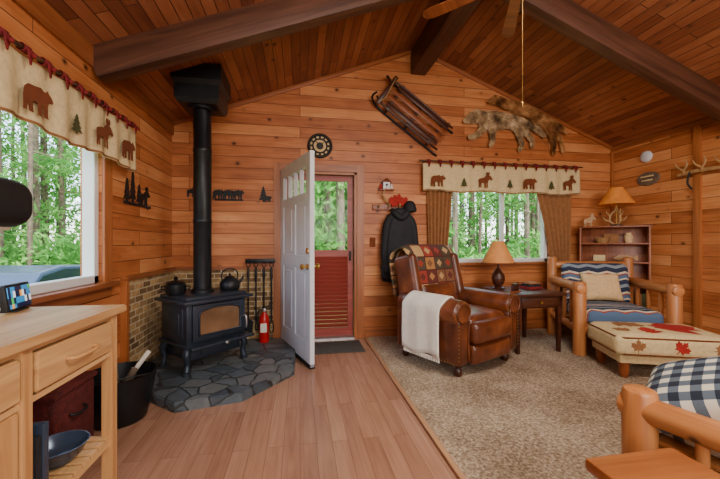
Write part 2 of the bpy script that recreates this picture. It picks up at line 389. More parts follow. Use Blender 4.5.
WX0,WX1,WZ0,WZ1=1.88,3.40,.93,2.08
y0,y1=YB,YB+.14
multi('wall_back',[strip(XL-.14,DX0,-.1,None,y0,y1),strip(DX0,DX1,DZ,None,y0,y1),strip(DX1,XM,-.1,None,y0,y1),strip(XM,WX0,-.1,None,y0,y1),
 strip(WX0,WX1,-.1,WZ0,y0,y1),strip(WX0,WX1,WZ1,None,y0,y1),strip(WX1,XR+.14,-.1,None,y0,y1)],m_wallx)
LY0,LY1,LZ0,LZ1=1.15,2.80,.90,2.1
def bx(a,b):
    x0,y0,z0=a;x1,y1,z1=b
    v=[(x0,y0,z0),(x1,y0,z0),(x1,y1,z0),(x0,y1,z0),(x0,y0,z1),(x1,y0,z1),(x1,y1,z1),(x0,y1,z1)]
    return v,[(0,3,2,1),(4,5,6,7),(0,1,5,4),(1,2,6,5),(2,3,7,6),(3,0,4,7)]
multi('wall_left',[bx((XL-.14,YF,-.1),(XL,LY0,ZE)),bx((XL-.14,LY1,-.1),(XL,YB,ZE)),bx((XL-.14,LY0,-.1),(XL,LY1,LZ0)),bx((XL-.14,LY0,LZ1),(XL,LY1,ZE))],m_wally)
multi('wall_right',[bx((XR,YF,-.1),(XR+.14,YB,ZE))],m_wally)
multi('wall_front',[strip(XL-.14,XM,-.1,None,YF-.14,YF),strip(XM,XR+.14,-.1,None,YF-.14,YF)],m_wallx)
def slab(x0,z0,x1,z1,ya,yb,t=.1):
    v=[(x0,ya,z0),(x1,ya,z1),(x1,yb,z1),(x0,yb,z0),(x0,ya,z0+t),(x1,ya,z1+t),(x1,yb,z1+t),(x0,yb,z0+t)]
    return v,[(0,1,2,3),(7,6,5,4),(0,4,5,1),(1,5,6,2),(2,6,7,3),(3,7,4,0)]
multi('ceiling',[slab(XL-.5,ZE-.5*SL,XM,ZP,YF-.14,YB+.5),slab(XM,ZP,XR+.5,ZE-.5*SR,YF-.14,YB+.5)],m_ceil)
wbox('floor',(XL-.14,YF-.14,-.1),(.80,YB+.14,0),m_floor)
wbox('floor_carpet',(.80,YF-.14,-.1),(XR+.14,YB+.14,.012),m_carpet)
box('trim_floor_transition',(.035,6.7,.02),(.80,.85,.012),m_strip,None,.006)
wbox('beam_ridge',(XM-.10,YF,3.36),(XM+.10,YB,3.66),m_beamy,None,.006)
def rafter(name,side,y,mat):
    xe=XL if side<0 else XR
    a=Vector((xe,y,ZE-.115)); b=Vector((XM+side*.08,y,zt(XM+side*.08)-.115)); d=b-a
    o=box(name,(d.length,.12,.22),(a+b)/2,mat,None,.006); o.rotation_euler=(0,-math.atan2(d.z,abs(d.x))*(1 if d.x>0 else -1),0); return o
for i,y in enumerate((2.72,.55,-1.6)):
    for s in (-1,1): rafter('beam_rafter_%d'%(2*i+(s>0)),s,y,m_beam)
wbox('trim_eave_left',(XL,YF,ZE-.15),(XL+.02,YB,ZE-.01),m_trimy)
wbox('trim_eave_right',(XR-.02,YF,ZE-.07),(XR,YB,ZE-.01),m_trimy)
for i,s in enumerate((-1,1)):
    xe=XL if s<0 else XR; a=Vector((xe,YB-.012,ZE-.02)); b=Vector((XM,YB-.012,ZP-.02)); d=b-a
    o=box('trim_gable_%d'%i,(d.length,.024,.05),(a+b)/2,m_trimx); o.rotation_euler=(0,-math.atan2(d.z,abs(d.x))*(1 if d.x>0 else -1),0)
wbox('trim_corner_right',(XR-.03,YB-.03,.0),(XR,YB,ZE-.07),m_trim)
wbox('trim_right_post',(XR-.03,3.08,.012),(XR,3.15,ZE-.07),m_trim)
wbox('baseboard_back',(DX1+.1,YB-.018,.012),(XR-.03,YB,.10),m_trimx)
wbox('baseboard_right',(XR-.018,YF,.012),(XR,3.08,.10),m_trimy)
wbox('baseboard_left',(XL,YF,0),(XL+.018,3.06,.09),m_trimy)
wbox('wall_left_brick',(XL,3.10,0),(XL+.04,YB,.88),m_bry)
wbox('wall_back_brick',(XL+.04,YB-.04,0),(DX0-.1,YB,.88),m_brx)
wbox('trim_cap_left',(XL,3.06,.88),(XL+.06,YB,.915),m_trimy)
wbox('trim_cap_back',(XL+.06,YB-.06,.88),(DX0-.1,YB,.915),m_trimx)
wbox('trim_brick_edge',(XL,3.06,0),(XL+.05,3.10,.88),m_trim)
HP=[(-1.40,4.15),(-1.40,3.08),(-1.20,2.86),(-.87,2.57),(-.43,2.66),(-.05,3.12),(-.05,4.03),(-.34,4.15)]
bm=bmesh.new(); vs=[bm.verts.new((x,y,.0)) for x,y in HP]; f=bm.faces.new(vs); r=bmesh.ops.extrude_face_region(bm,geom=[f])
for v in [g for g in r['geom'] if isinstance(g,bmesh.types.BMVert)]: v.co.z+=.07
bmesh.ops.bevel(bm,geom=[e for e in bm.edges if all(v.co.z>.05 for v in e.verts)],offset=.008,segments=2,affect='EDGES')
mk('stone_hearth',fb(bm,'stone_hearth'),m_slate)
# ------------------------------------------------------------ windows
def window_back():
    g=E('window_1',(0,0,0)); w=.05
    for n,a,b in (('frame_l',(WX0,YB+.02,WZ0),(WX0+w,YB+.1,WZ1)),('frame_r',(WX1-w,YB+.02,WZ0),(WX1,YB+.1,WZ1)),
        ('frame_b',(WX0,YB+.02,WZ0),(WX1,YB+.1,WZ0+w)),('frame_t',(WX0,YB+.02,WZ1-w),(WX1,YB+.1,WZ1)),('mullion',(2.70,YB+.03,WZ0),(2.745,YB+.09,WZ1))): wbox(n,a,b,m_vinyl,g,.004)
    wbox('glass',(WX0+w,YB+.055,WZ0+w),(WX1-w,YB+.06,WZ1-w),m_glass,g)
    wbox('sill',(WX0-.08,YB-.06,WZ0-.03),(WX1+.08,YB+.03,WZ0),m_trimx,g,.004)
    wbox('casing_l',(WX0-.08,YB-.018,WZ0),(WX0,YB,WZ1+.08),m_trim,g); wbox('casing_r',(WX1,YB-.018,WZ0),(WX1+.08,YB,WZ1+.08),m_trim,g)
    wbox('casing_t',(WX0-.08,YB-.02,WZ1),(WX1+.08,YB,WZ1+.08),m_trimx,g); wbox('apron',(WX0-.06,YB-.018,WZ0-.1),(WX1+.06,YB,WZ0-.03),m_trimx,g)
window_back()
def window_left():
    g=E('window_2'); w=.055; X0,X1=XL-.1,XL-.02
    for n,a,b in (('frame_a',(X0,LY0,LZ0),(X1,LY0+w,LZ1)),('frame_b',(X0,LY1-w,LZ0),(X1,LY1,LZ1)),('frame_c',(X0,LY0,LZ0),(X1,LY1,LZ0+w)),
        ('frame_d',(X0,LY0,LZ1-w),(X1,LY1,LZ1)),('mullion',(X0+.01,1.85,LZ0),(X1-.01,1.9,LZ1))): wbox(n,a,b,m_vinyl,g,.004)
    wbox('glass',(XL-.06,LY0+w,LZ0+w),(XL-.055,LY1-w,LZ1-w),m_glass,g)
    wbox('sill',(XL-.02,LY0-.1,LZ0-.035),(XL+.07,LY1+.12,LZ0),m_trimy,g,.005)
    wbox('casing_a',(XL,LY1,LZ0),(XL+.02,LY1+.11,LZ1+.1),m_trim,g,.003); wbox('casing_b',(XL,LY0-.11,LZ0),(XL+.02,LY0,LZ1+.1),m_trim,g,.003)
    wbox('casing_t',(XL,LY0,LZ1),(XL+.02,LY1,LZ1+.1),m_trimy,g,.003); wbox('apron',(XL,LY0-.1,LZ0-.11),(XL+.018,LY1+.1,LZ0-.035),m_trimy,g)
window_left()
def valance(name,p0,p1,ztop,zbot,nrm,nballs,bears):
    g=E(name); p0=Vector(p0);p1=Vector(p1);d=p1-p0;L=d.length;t=d.normalized();nr=Vector(nrm)
    off=.10
    def P(s,o,z): q=p0+t*s+nr*(off+o); return (q.x,q.y,z)
    def zb_(s): return zbot+.012*math.sin(s*9)
    def f(u,v):
        s=u*L; wv=.010*math.sin(s*34)*(.35+v)+.006*math.sin(s*11+1)
        return P(s,wv,ztop+(zb_(s)-ztop)*v)
    sheet('cloth',f,int(L*70),10,m_cream,g,.004)
    def f2(u,v):
        s=u*L; wv=.010*math.sin(s*34)*1.3+.006*math.sin(s*11+1)+.005
        return P(s,wv,zb_(s)+.004+v*.012)
    sheet('hem_band',f2,int(L*70),2,m_curt,g,.003)
    cyl('rod',P(-.05,0,ztop+.035),P(L+.05,0,ztop+.035),.011,m_beam,g)
    for i,s in enumerate((.04,L-.04)):
        a=Vector(P(s,0,ztop+.035)); b=a-nr*(off-.002); cyl('bracket_%d'%i,tuple(a),tuple(b),.009,m_iron,g)
    for i in range(nballs):
        s=L*(i+.5)/nballs
        def ft(u,v,s=s):
            ang=-math.pi*.5+math.pi*2*v; return (Vector(P(s+(u-.5)*.045,0,ztop+.035))+nr*(.02*math.cos(ang))+Vector((0,0,.02*math.sin(ang)))).to_tuple()
        sheet('tab_%d'%i,ft,2,12,m_redfab,g,.003)
        sheet('tab_drop_%d'%i,lambda u,v,s=s:P(s+(u-.5)*.045*(1-.8*v),.028,ztop+.03-v*.075),3,3,m_redfab,g,.004)
        bb=P(s,.045,ztop+.0); lathe('bead_%d'%i,[(0,-.012),(.008,-.009),(.012,0),(.008,.009),(0,.012)],bb,m_redfab,g,10)
    for i,(s,w,kind) in enumerate(bears):
        pl={'b':BEAR,'m':MOOSE,'t':TREE}[kind]; rz=math.atan2(t.y,t.x)
        o=poly('applique_%d'%i,sc(pl,w,w*1.0,-w/2,0),.004,m_green if kind=='t' else m_bearc,g,P(s,.024,zbot+.06)); o.rotation_euler=(0,0,rz)
    return g
valance('valance_curtain',(1.53,YB,0),(3.80,YB,0),2.20,1.85,(0,-1,0),15,[(.2,.2,'b'),(.55,.12,'t'),(.85,.2,'m'),(1.2,.12,'t'),(1.5,.2,'b'),(1.82,.12,'t'),(2.1,.2,'m')])
valance('valance_curtain',(XL,1.05,0),(XL,3.10,0),2.115,1.785,(1,0,0),15,[(.95,.20,'b'),(1.25,.12,'t'),(1.55,.2,'m'),(1.88,.2,'b')])
def curtain(name,xa0,xb0,xa1,xb1,zt_,zb_):
    def f(u,v):
        vv=v**.8; a=xa0+(xa1-xa0)*vv;b=xb0+(xb1-xb0)*vv; x=a+(b-a)*u
        return (x,YB-.052+.020*math.sin(u*math.pi*12)+.006*math.sin(v*7),zt_+(zb_-zt_)*v)
    return sheet(name,f,60,14,m_curt,None,.004)
curtain('window_curtain',1.60,1.99,1.63,1.86,2.1,.86)
curtain('window_curtain',3.10,3.74,3.42,3.68,2.1,.86)
# ------------------------------------------------------------ doors
g=E('door_frame_back')
wbox('jamb_l',(DX0,YB-.0,0),(DX0+.03,YB+.14,DZ),m_trim,g); wbox('jamb_r',(DX1-.03,YB,0),(DX1,YB+.14,DZ),m_trim,g); wbox('jamb_t',(DX0,YB,DZ-.03),(DX1,YB+.14,DZ),m_trimx,g)
wbox('casing_l',(DX0-.09,YB-.02,0),(DX0,YB,DZ+.09),m_trim,g,.003); wbox('casing_r',(DX1,YB-.02,0),(DX1+.09,YB,DZ+.09),m_trim,g,.003); wbox('casing_t',(DX0,YB-.02,DZ),(DX1,YB,DZ+.09),m_trimx,g,.003)
wbox('threshold',(DX0+.03,YB-.02,0),(DX1-.03,YB+.14,.02),m_steel,g)
g=E('door_2'); X0,X1=DX0+.035,DX1-.035; Ya,Yb=YB+.08,YB+.12
wbox('stile_l',(X0,Ya,.02),(X0+.07,Yb,DZ-.035),m_redst,g); wbox('stile_r',(X1-.07,Ya,.02),(X1,Yb,DZ-.035),m_redst,g)
wbox('rail_b',(X0+.07,Ya,.02),(X1-.07,Yb,.12),m_redst,g); wbox('rail_m',(X0+.07,Ya,1.02),(X1-.07,Yb,1.10),m_redst,g); wbox('rail_t',(X0+.07,Ya,DZ-.10),(X1-.07,Yb,DZ-.035),m_redst,g)
for i in range(18): box('slat_%d'%i,(X1-X0-.14,.012,.055),((X0+X1)/2,(Ya+Yb)/2,.15+i*.05),m_redst,g,.002,(.5,0,0))
wbox('glass',(X0+.07,Ya+.015,1.10),(X1-.07,Ya+.02,DZ-.10),m_glass,g)
box('handle',(.02,.05,.12),(X1-.04,Ya-.02,1.03),m_black,g,.005)
hx,hy=-.185,4.165; ang=math.atan2(3.18-hy,.155-hx)
g=E('door_1',(hx,hy,.015),ang); LW,TH,HH=.98,.045,2.05
def dr(n,x0,x1,z0,z1,m=m_white,y0=0,y1=-TH,bev=.003): return wbox(n,(x0,min(y0,y1),z0),(x1,max(y0,y1),z1),m,g,bev)
st=.115
dr('stile_hinge',0,st,0,HH); dr('stile_lock',LW-st,LW,0,HH); dr('rail_top',st,LW-st,HH-.13,HH); dr('rail_lock',st,LW-st,.92,1.05); dr('rail_bottom',st,LW-st,0,.22); dr('rail_upper',st,LW-st,1.58,1.67)
mid=(LW)/2; dr('mullion_a',mid-.045,mid+.045,.22,.92); dr('mullion_b',mid-.045,mid+.045,1.05,1.58)
for i in range(1,4): x=st+(LW-2*st)*i/4; dr('muntin_%d'%i,x-.014,x+.014,1.67,HH-.13)
dr('light_glass',st,LW-st,1.67,HH-.13,m_glass,-.020,-.025,0)
for i,(a,b,c,d) in enumerate(((st,mid-.045,.22,.92),(mid+.045,LW-st,.22,.92),(st,mid-.045,1.05,1.58),(mid+.045,LW-st,1.05,1.58))):
    dr('panel_%d'%i,a,b,c,d,m_white,-.012,-.033); dr('panel_raised_%d'%i,a+.04,b-.04,c+.04,d-.04,m_white,-.004,-.041,.006)
for s in (1,-1):
    yy=.0 if s>0 else -TH
    lathe('knob_%d'%s,[(0,0),(.03,0),(.03,.006),(.012,.01),(.012,.035),(.026,.045),(.03,.058),(.022,.07),(0,.074)],(LW-.06,yy,.95),m_brass,g,20,(-math.pi/2*s,0,0))
    lathe('deadbolt_%d'%s,[(0,0),(.03,0),(.028,.012),(0,.016)],(LW-.06,yy,1.10),m_brass,g,20,(-math.pi/2*s,0,0))
dr('sweep',.0,LW,-.012,.03,m_black,.004,-TH-.004,0)
for z in (.2,1.0,1.8): cyl('hinge_%d'%int(z*10),(-.005,-.02,z-.05),(-.005,-.02,z+.05),.008,m_brass,g)
box('door_mat',(.75,.42,.012),(.33,3.86,.007),m_rubber,None,.004)
# ------------------------------------------------------------ wood stove
g=E('wood_stove',(-.886,3.42,.078),math.radians(45))
box('firebox',(.58,.44,.36),(0,0,.41),m_stove,g,.012)
box('top_plate',(.68,.54,.03),(0,-.01,.605),m_stove,g,.01)
box('top_step',(.60,.46,.03),(0,0,.632),m_stove,g,.008)
box('ash_box',(.5,.38,.14),(0,.0,.17),m_stove,g,.01)
box('ash_lip',(.62,.14,.022),(0,-.27,.235),m_stove,g,.008)
box('base_ledge',(.62,.48,.025),(0,0,.235),m_stove,g,.006)
for i,(sx,sy) in enumerate(((-1,-1),(1,-1),(-1,1),(1,1))):
    tube('leg_%d'%i,[(sx*.24,sy*.17,.24),(sx*.285,sy*.205,.16),(sx*.272,sy*.196,.08),(sx*.285,sy*.205,.012)],[.04,.032,.022,.03],m_stove,g)
    lathe('foot_%d'%i,[(0,-.006),(.034,-.006),(.034,.01),(.02,.02),(0,.02)],(sx*.285,sy*.205,0),m_stove,g,16)
box('door_frame',(.50,.03,.31),(0,-.235,.425),m_stove,g,.008)
arch=[(-.19,-.10),(.19,-.10),(.19,.07)]+[(.19*math.cos(a),.07+.045*math.sin(a)) for a in [math.pi*i/12 for i in range(1,12)]]+[(-.19,.07)]
poly('door_glass',arch,.008,m_stglass,g,(0,-.253,.425))
ap=[(x*1.06,z*1.08) for x,z in arch]
pts=[(x,-.257,.425+z) for x,z in ap]; tube('door_bead',pts,.009,m_stove,g,8,True,0)
tube('door_handle',[(.225,-.25,.42),(.235,-.30,.42),(.235,-.31,.36),(.235,-.30,.31)],.009,m_steel,g)
for s in (-1,1):
    box('side_panel_%d'%s,(.014,.34,.26),(s*.295,0,.42),m_stove,g,.006); box('side_relief_%d'%s,(.012,.24,.17),(s*.303,0,.42),m_stove,g,.005)
box('ash_door',(.30,.02,.09),(0,-.195,.17),m_stove,g,.006)
lathe('air_knob',[(0,0),(.008,0),(.008,.02),(.015,.024),(0,.034)],(0,-.34,.235),m_steel,g,14,(math.pi/2,0,0))
lathe('flue_collar',[(.0,.64),(.1,.64),(.1,.67),(.086,.68),(.086,.69),(0,.69)],(0,.04,0),m_iron,g)
g=E('stove_pipe',(-.915,3.45,0))
lathe('pipe',[(0,.77),(.08,.77),(.08,1.38),(.084,1.385),(.084,1.41),(.08,1.415),(.08,2.05),(.084,2.055),(.084,2.08),(.08,2.085),(.08,2.5),(0,2.5)],(0,0,0),m_iron,g,36)
bm=bmesh.new()
rings=[(.165,2.46),(.19,2.50),(.19,2.62),(.215,2.66),(.215,2.80)]
vv=[[bm.verts.new((sx*r,sy*r,z)) for sx,sy in ((-1,-1),(1,-1),(1,1),(-1,1))] for r,z in rings]
for a,b in zip(vv,vv[1:]):
    for i in range(4): bm.faces.new((a[i],a[(i+1)%4],b[(i+1)%4],b[i]))
bm.faces.new(vv[0]); bm.faces.new(vv[-1])
mk('ceiling_support_box',fb(bm,'csb'),m_iron,g)
lathe('trim_ring',[(.08,2.44),(.13,2.44),(.13,2.465),(.08,2.465)],(0,0,0),m_iron,g)
def kettle(name,loc,s,mat,rz=0):
    g=E(name,loc,rz); f=lambda P:[tuple(c*s for c in p) for p in P]
    lathe('body',f([(0,0),(.085,0),(.1,.02),(.1,.06),(.085,.1),(.05,.125),(.045,.13),(0,.13)]),(0,0,0),mat,g)
    lathe('lid',f([(.05,.128),(.04,.14),(.01,.148),(.01,.158),(.016,.166),(0,.175)]),(0,0,0),mat,g)
    tube('spout',f([(.08,0,.06),(.125,0,.09),(.15,0,.135)]),[.02*s,.014*s,.01*s],mat,g)
    tube('handle',f([(-.08,0,.1),(-.085,0,.17),(-.04,0,.215),(.04,0,.215),(.085,0,.17),(.08,0,.1)]),.007*s,mat,g)
kettle('tea_kettle',(-.69,3.56,.726),.95,m_iron,.6)
g=E('stove_steamer',(-1.10,3.30,.726)); lathe('pot',[(0,0),(.07,0),(.085,.03),(.085,.09),(.07,.1),(.075,.11),(.04,.125),(0,.13)],(0,0,0),m_iron,g); lathe('finial',[(0,.12),(.012,.13),(.02,.15),(0,.17)],(0,0,0),m_iron,g)
for s in (-1,1): tube('lug_%d'%s,[(s*.08,0,.07),(s*.115,0,.075),(s*.115,0,.05),(s*.083,0,.045)],.006,m_iron,g)
g=E('ash_bucket',(-1.20,2.55,0))
lathe('bucket',[(0,.015),(.14,.015),(.15,0),(.16,.015),(.19,.16),(.215,.31),(.222,.315),(.21,.318),(.185,.16),(.15,.03),(0,.03)],(0,0,0),m_iron,g,36)
tube('bail',[(-.215,0,.3),(-.19,-.12,.33),(0,-.23,.34),(.19,-.12,.33),(.215,0,.3)],.006,m_iron,g)
for i,(a,b,r,m) in enumerate((((-.1,.0,.06),(.14,.1,.42),.016,m_paper),((.05,-.1,.05),(-.1,.12,.33),.02,m_bark),((-.05,-.05,.05),(.1,-.02,.34),.022,m_bark))): cyl('kindling_%d'%i,a,b,r,m,g)
g=E('fireplace_tool_set',(-.46,YB-.045,0))
box('rack_bar',(.34,.02,.05),(0,-.01,.98),m_iron,g,.004)
for i,x in enumerate((-.13,-.045,.045,.13)):
    tube('hook_%d'%i,[(x,-.02,.975),(x,-.05,.955),(x,-.055,.975)],.005,m_iron,g)
    cyl('shaft_%d'%i,(x,-.05,.28),(x,-.05,.86),.009,m_iron,g,seg=12)
    tube('ring_%d'%i,[(x+.022*math.cos(a),-.05,.94+.03*math.sin(a)) for a in [k*math.pi/8 for k in range(16)]],.005,m_iron,g,8,True,0)
    lathe('grip_%d'%i,[(0,.76),(.012,.77),(.016,.82),(.012,.88),(.007,.91),(0,.91)],(x,-.05,0),m_iron,g,14)
poly('shovel_blade',[(-.045,.14),(.045,.14),(.055,.28),(.02,.31),(-.02,.31),(-.055,.28)],.01,m_iron,g,(-.13,-.05,0))
tube('poker_tip',[(-.045,-.05,.3),(-.045,-.05,.18),(-.015,-.05,.2),(-.02,-.05,.24)],.007,m_iron,g)
box('brush_head',(.07,.05,.12),(.045,-.05,.23),m_black,g,.015)
tube('tong_a',[(.13,-.05,.3),(.105,-.05,.2),(.125,-.05,.13)],.006,m_iron,g); tube('tong_b',[(.13,-.05,.3),(.155,-.05,.2),(.135,-.05,.13)],.006,m_iron,g)
g=E('fire_extinguisher',(-.40,3.98,.071))
lathe('tank',[(0,0),(.05,0),(.056,.01),(.056,.26),(.045,.30),(.02,.33),(.018,.345),(0,.345)],(0,0,0),m_red,g)
box('valve',(.035,.03,.04),(0,0,.36),m_steel,g,.004); box('lever',(.10,.02,.012),(.02,0,.40),m_black,g,.003,(0,-.25,0)); box('grip',(.09,.02,.012),(.02,0,.375),m_black,g,.003)
tube('hose',[(-.015,0,.36),(-.06,-.01,.35),(-.07,-.02,.26),(-.062,-.02,.14)],.008,m_black,g); box('label',(.07,.003,.1),(0,-.056,.17),m_paper,g,.001)
# ------------------------------------------------------------ wall decor
g=E('bear_wall_plaque',(-.82,YB-.006,1.68))
for i,x in enumerate((-.15,-.04,.07)): poly('bear_%d'%i,sc(BEAR,.13,.16,x-.03,.02),.012,m_black,g)
box('bar',(.32,.012,.02),(.0,0,.015),m_black,g,.002)
g=E('tree_wall_plaque',(-.43,YB-.006,1.68)); poly('tree',sc(TREE,.13,.19,-.065,0),.012,m_black,g); poly('bear',sc(BEAR,.09,.1,.01,.0),.012,m_black,g,(0,-.006,0))
g=E('moose_wall_plaque',(-1.22,YB-.006,1.72)); poly('moose',sc(MOOSE,.12,.14,-.06,0),.012,m_black,g)
g=E('forest_wall_sculpture',(XL+.006,3.36,1.52),math.pi/2)
for i,(x,h) in enumerate(((-.2,.2),(-.1,.27),(.02,.18))): poly('tree_%d'%i,sc(TREE,.12,h,x-.06,.02),.012,m_black,g)
poly('moose',sc(MOOSE,.18,.17,.05,.02),.012,m_black,g); box('ground',(.5,.012,.025),(0,0,.012),m_black,g,.002)
g=E('wall_clock',(.24,YB,2.38))
ring('rim',(0,-.02,0),.135,.018,m_black,g); lathe('dial',[(0,0),(.135,0),(.135,.012),(0,.012)],(0,0,0),m_skin,g,40,(math.pi/2,0,0))
ring('inner_ring',(0,-.016,0),.085,.010,m_black,g); lathe('hub',[(0,0),(.045,0),(.04,.014),(0,.016)],(0,-.01,0),m_black,g,20,(math.pi/2,0,0))
for i in range(12):
    a=i*math.pi/6; box('numeral_%d'%i,(.024,.006,.04),(.11*math.sin(a),-.015,.11*math.cos(a)),m_black,g,.001,(0,a,0))
box('hand_hour',(.01,.004,.07),(.02,-.026,.02),m_black,g,.001,(0,.8,0)); box('hand_minute',(.008,.004,.1),(-.03,-.028,.03),m_black,g,.001,(0,-.8,0))
g=E('birdhouse_ornament',(1.07,YB,1.86))
box('shelf',(.2,.07,.015),(0,-.035,0),m_book,g,.003); box('house',(.09,.055,.09),(0,-.035,.053),m_white,g,.003)
poly('roof',[(-.065,.095),(0,.15),(.065,.095)],.065,m_bearc,g,(0,-.035,0)); lathe('hole',[(0,0),(.014,0),(.014,.003),(0,.003)],(0,-.0635,.06),m_black,g,16,(math.pi/2,0,0))
lathe('bird_a',[(0,0),(.018,.006),(.022,.025),(.012,.045),(.014,.058),(0,.07)],(.07,-.035,.008),m_paper,g,14); lathe('bird_b',[(0,0),(.018,.006),(.022,.025),(.012,.045),(.014,.058),(0,.07)],(-.07,-.035,.008),m_leaf_red,g,14)
g=E('coat_rack',(1.17,YB-.001,1.64)); box('board',(.55,.022,.07),(0,-.011,0),m_book,g,.004)
for i in range(4):
    x=-.2+i*.133; tube('peg_%d'%i,[(x,-.02,0),(x,-.07,.01),(x,-.085,.04)],[.012,.01,.012],m_antler,g)
for i,(x,z,r) in enumerate(((.05,.1,.3),(.12,.07,-.5),(-.02,.06,.8))): poly('maple_leaf_%d'%i,sc(LEAF,.15),.006,m_leaf_red,g,(x,-.05-.008*i,z),(0,r,0))
tube('antler',[(-.05,-.02,.04),(-.12,-.06,.1),(-.14,-.06,.18),(-.1,-.07,.25)],[.012,.012,.01,.004],m_antler,g); tube('antler_tine',[(-.13,-.06,.13),(-.19,-.07,.17),(-.21,-.08,.21)],[.01,.008,.003],m_antler,g)
def jacket(name,x0,y0,ztop,L,wd,ph):
    g=E(name,(x0,YB-y0,0))
    def jk(u,v):
        a=u*2*math.pi; z=ztop-v*L-.05*math.sin(a+1+ph)*v; w=(.05+wd*min(1,v*5)**.6)+.03*v; d=.045+.02*min(1,v*5)
        k=1+.10*math.sin(a*7+v*3+ph)*v+.05*math.sin(v*17+a*2+ph)
        return (math.cos(a)*w*k+.02*math.sin(v*5+ph),math.sin(a)*d*k,z)
    sheet('body',jk,64,24,m_jack,g,.006); W_=wd+.06
    for s in (-1,1): tube('sleeve_%d'%s,[(s*.11,0,ztop-.11),(s*(W_-.03),-.01,ztop-.2),(s*W_,-.015,ztop-.4),(s*(W_+.01),-.02,ztop-.6),(s*(W_-.02),-.02,ztop-.76+.05*s)],[.05,.052,.046,.044,.04],m_jack,g,14)
    tube('hood',[(-.09,.02,ztop-.02),(-.07,-.05,ztop-.07),(0,-.065,ztop-.12),(.07,-.05,ztop-.07),(.09,.02,ztop-.02)],[.03,.04,.045,.04,.03],m_jack,g)
jacket('hanging_jacket',1.22,.125,1.62,.92,.13,0)
g=E('knit_cap',(1.36,YB-.09,1.60)); lathe('crown',[(.075,0),(.08,.03),(.07,.08),(.04,.115),(0,.125)],(0,0,0),m_jack,g,24); lathe('cuff',[(.078,-.02),(.086,-.015),(.086,.03),(.078,.035),(.078,-.02)],(0,0,0),m_jack,g,24)
box('light_switch',(.075,.008,.12),(.90,YB-.004,1.2),m_bearc,None,.003)
# ------------------------------------------------------------ sled
g=E('wooden_sled',(1.42,YB-.14,2.79),rot=(0,math.radians(36),0))
for i,z in enumerate((-.125,-.045,.045,.125)): box('slat_%d'%i,(.94 if abs(z)<.1 else .80,.014,.05),(-.01 if abs(z)<.1 else .03,-.02,z),m_book if abs(z)<.1 else m_dark,g,.004)
for i,x in enumerate((-.32,0,.34)):
    box('crossbar_%d'%i,(.045,.02,.38),(x,.0,0),m_dark,g,.004)
    for s in (-1,1): tube('stanchion_%d_%d'%(i,s),[(x,.0,s*.16),(x,.06,s*.18),(x,.115,s*.185)],.011,m_iron,g)
for s in (-1,1):
    tube('runner_%d'%s,[(.54,.115,s*.19),(.2,.12,s*.19),(-.3,.12,s*.19),(-.48,.09,s*.185),(-.56,.02,s*.16),(-.54,-.06,s*.12)],.013,m_iron,g)
    tube('side_rail_%d'%s,[(.48,-.0,s*.175),(-.3,-.0,s*.175),(-.52,-.0,s*.13)],.014,m_dark,g)
box('steering_bar',(.05,.02,.42),(-.46,-.03,0),m_dark,g,.006)
tube('rope',[(-.46,-.045,-.19),(-.42,-.05,-.1),(-.44,-.05,.05),(-.46,-.045,.19)],.006,m_antler,g)
# ------------------------------------------------------------ pelts
def pelt(name,V,Ed,Rd,mat,seed,n,L,yoff):
    g=E(name,(0,YB+yoff,0)); b=skin('hide',[(x,y,z) for x,y,z in V],Ed,Rd,mat,g,2,.35)
    for v in b.data.vertices: v.co.y=min(v.co.y,-yoff-.003)
    fur('fur',b,n,L,mat,g,(0.5,-.1,-.7),seed,-yoff-.003); return g
V=[(2.42,0,2.84),(2.60,0,2.86),(2.76,0,2.84),(2.92,0,2.80),(2.30,0,2.86),(2.20,0,2.82),(2.10,0,2.78),
 (2.36,0,2.68),(2.26,0,2.60),(2.16,0,2.58), (2.50,0,2.68),(2.52,0,2.56),(2.47,0,2.47),
 (2.90,0,2.64),(2.95,0,2.53),(2.90,0,2.43),(3.02,0,2.68),(3.10,0,2.58),(3.09,0,2.48),(3.06,0,2.80),(3.18,0,2.74),(3.30,0,2.64),(2.28,0,2.95),(2.23,0,2.93)]
Ed=[(0,1),(1,2),(2,3),(0,4),(4,5),(5,6),(0,7),(7,8),(8,9),(1,10),(10,11),(11,12),(3,13),(13,14),(14,15),(3,16),(16,17),(17,18),(3,19),(19,20),(20,21),(4,22),(5,23)]
Rd=[.10,.10,.095,.09,.075,.055,.026,.045,.032,.024,.045,.03,.024,.042,.028,.022,.042,.028,.02,.04,.045,.016,.02,.016]
pelt('wolf_pelt',V,Ed,Rd,m_fur,3,14000,.034,-.06)
V=[(2.78,0,3.04),(2.94,0,3.02),(3.12,0,2.95),(3.28,0,2.86),(2.64,0,3.07),(2.54,0,3.09),(2.44,0,3.06),
 (2.86,0,2.95),(2.80,0,2.90),(3.10,0,2.84),(3.12,0,2.76),(3.38,0,2.70),(3.44,0,2.56),(3.42,0,2.40),(3.46,0,2.74),(3.54,0,2.60),(3.58,0,2.44),(3.40,0,2.86),(3.52,0,2.80),(3.64,0,2.70),(2.62,0,3.15),(2.56,0,3.16)]
Ed=[(0,1),(1,2),(2,3),(0,4),(4,5),(5,6),(1,7),(7,8),(2,9),(9,10),(3,11),(11,12),(12,13),(3,14),(14,15),(15,16),(3,17),(17,18),(18,19),(4,20),(5,21)]
Rd=[.07,.075,.08,.08,.055,.046,.022,.03,.022,.03,.022,.042,.03,.022,.042,.03,.02,.04,.042,.016,.018,.015]
pelt('coyote_pelt',V,Ed,Rd,m_fur2,5,12000,.034,-.06)
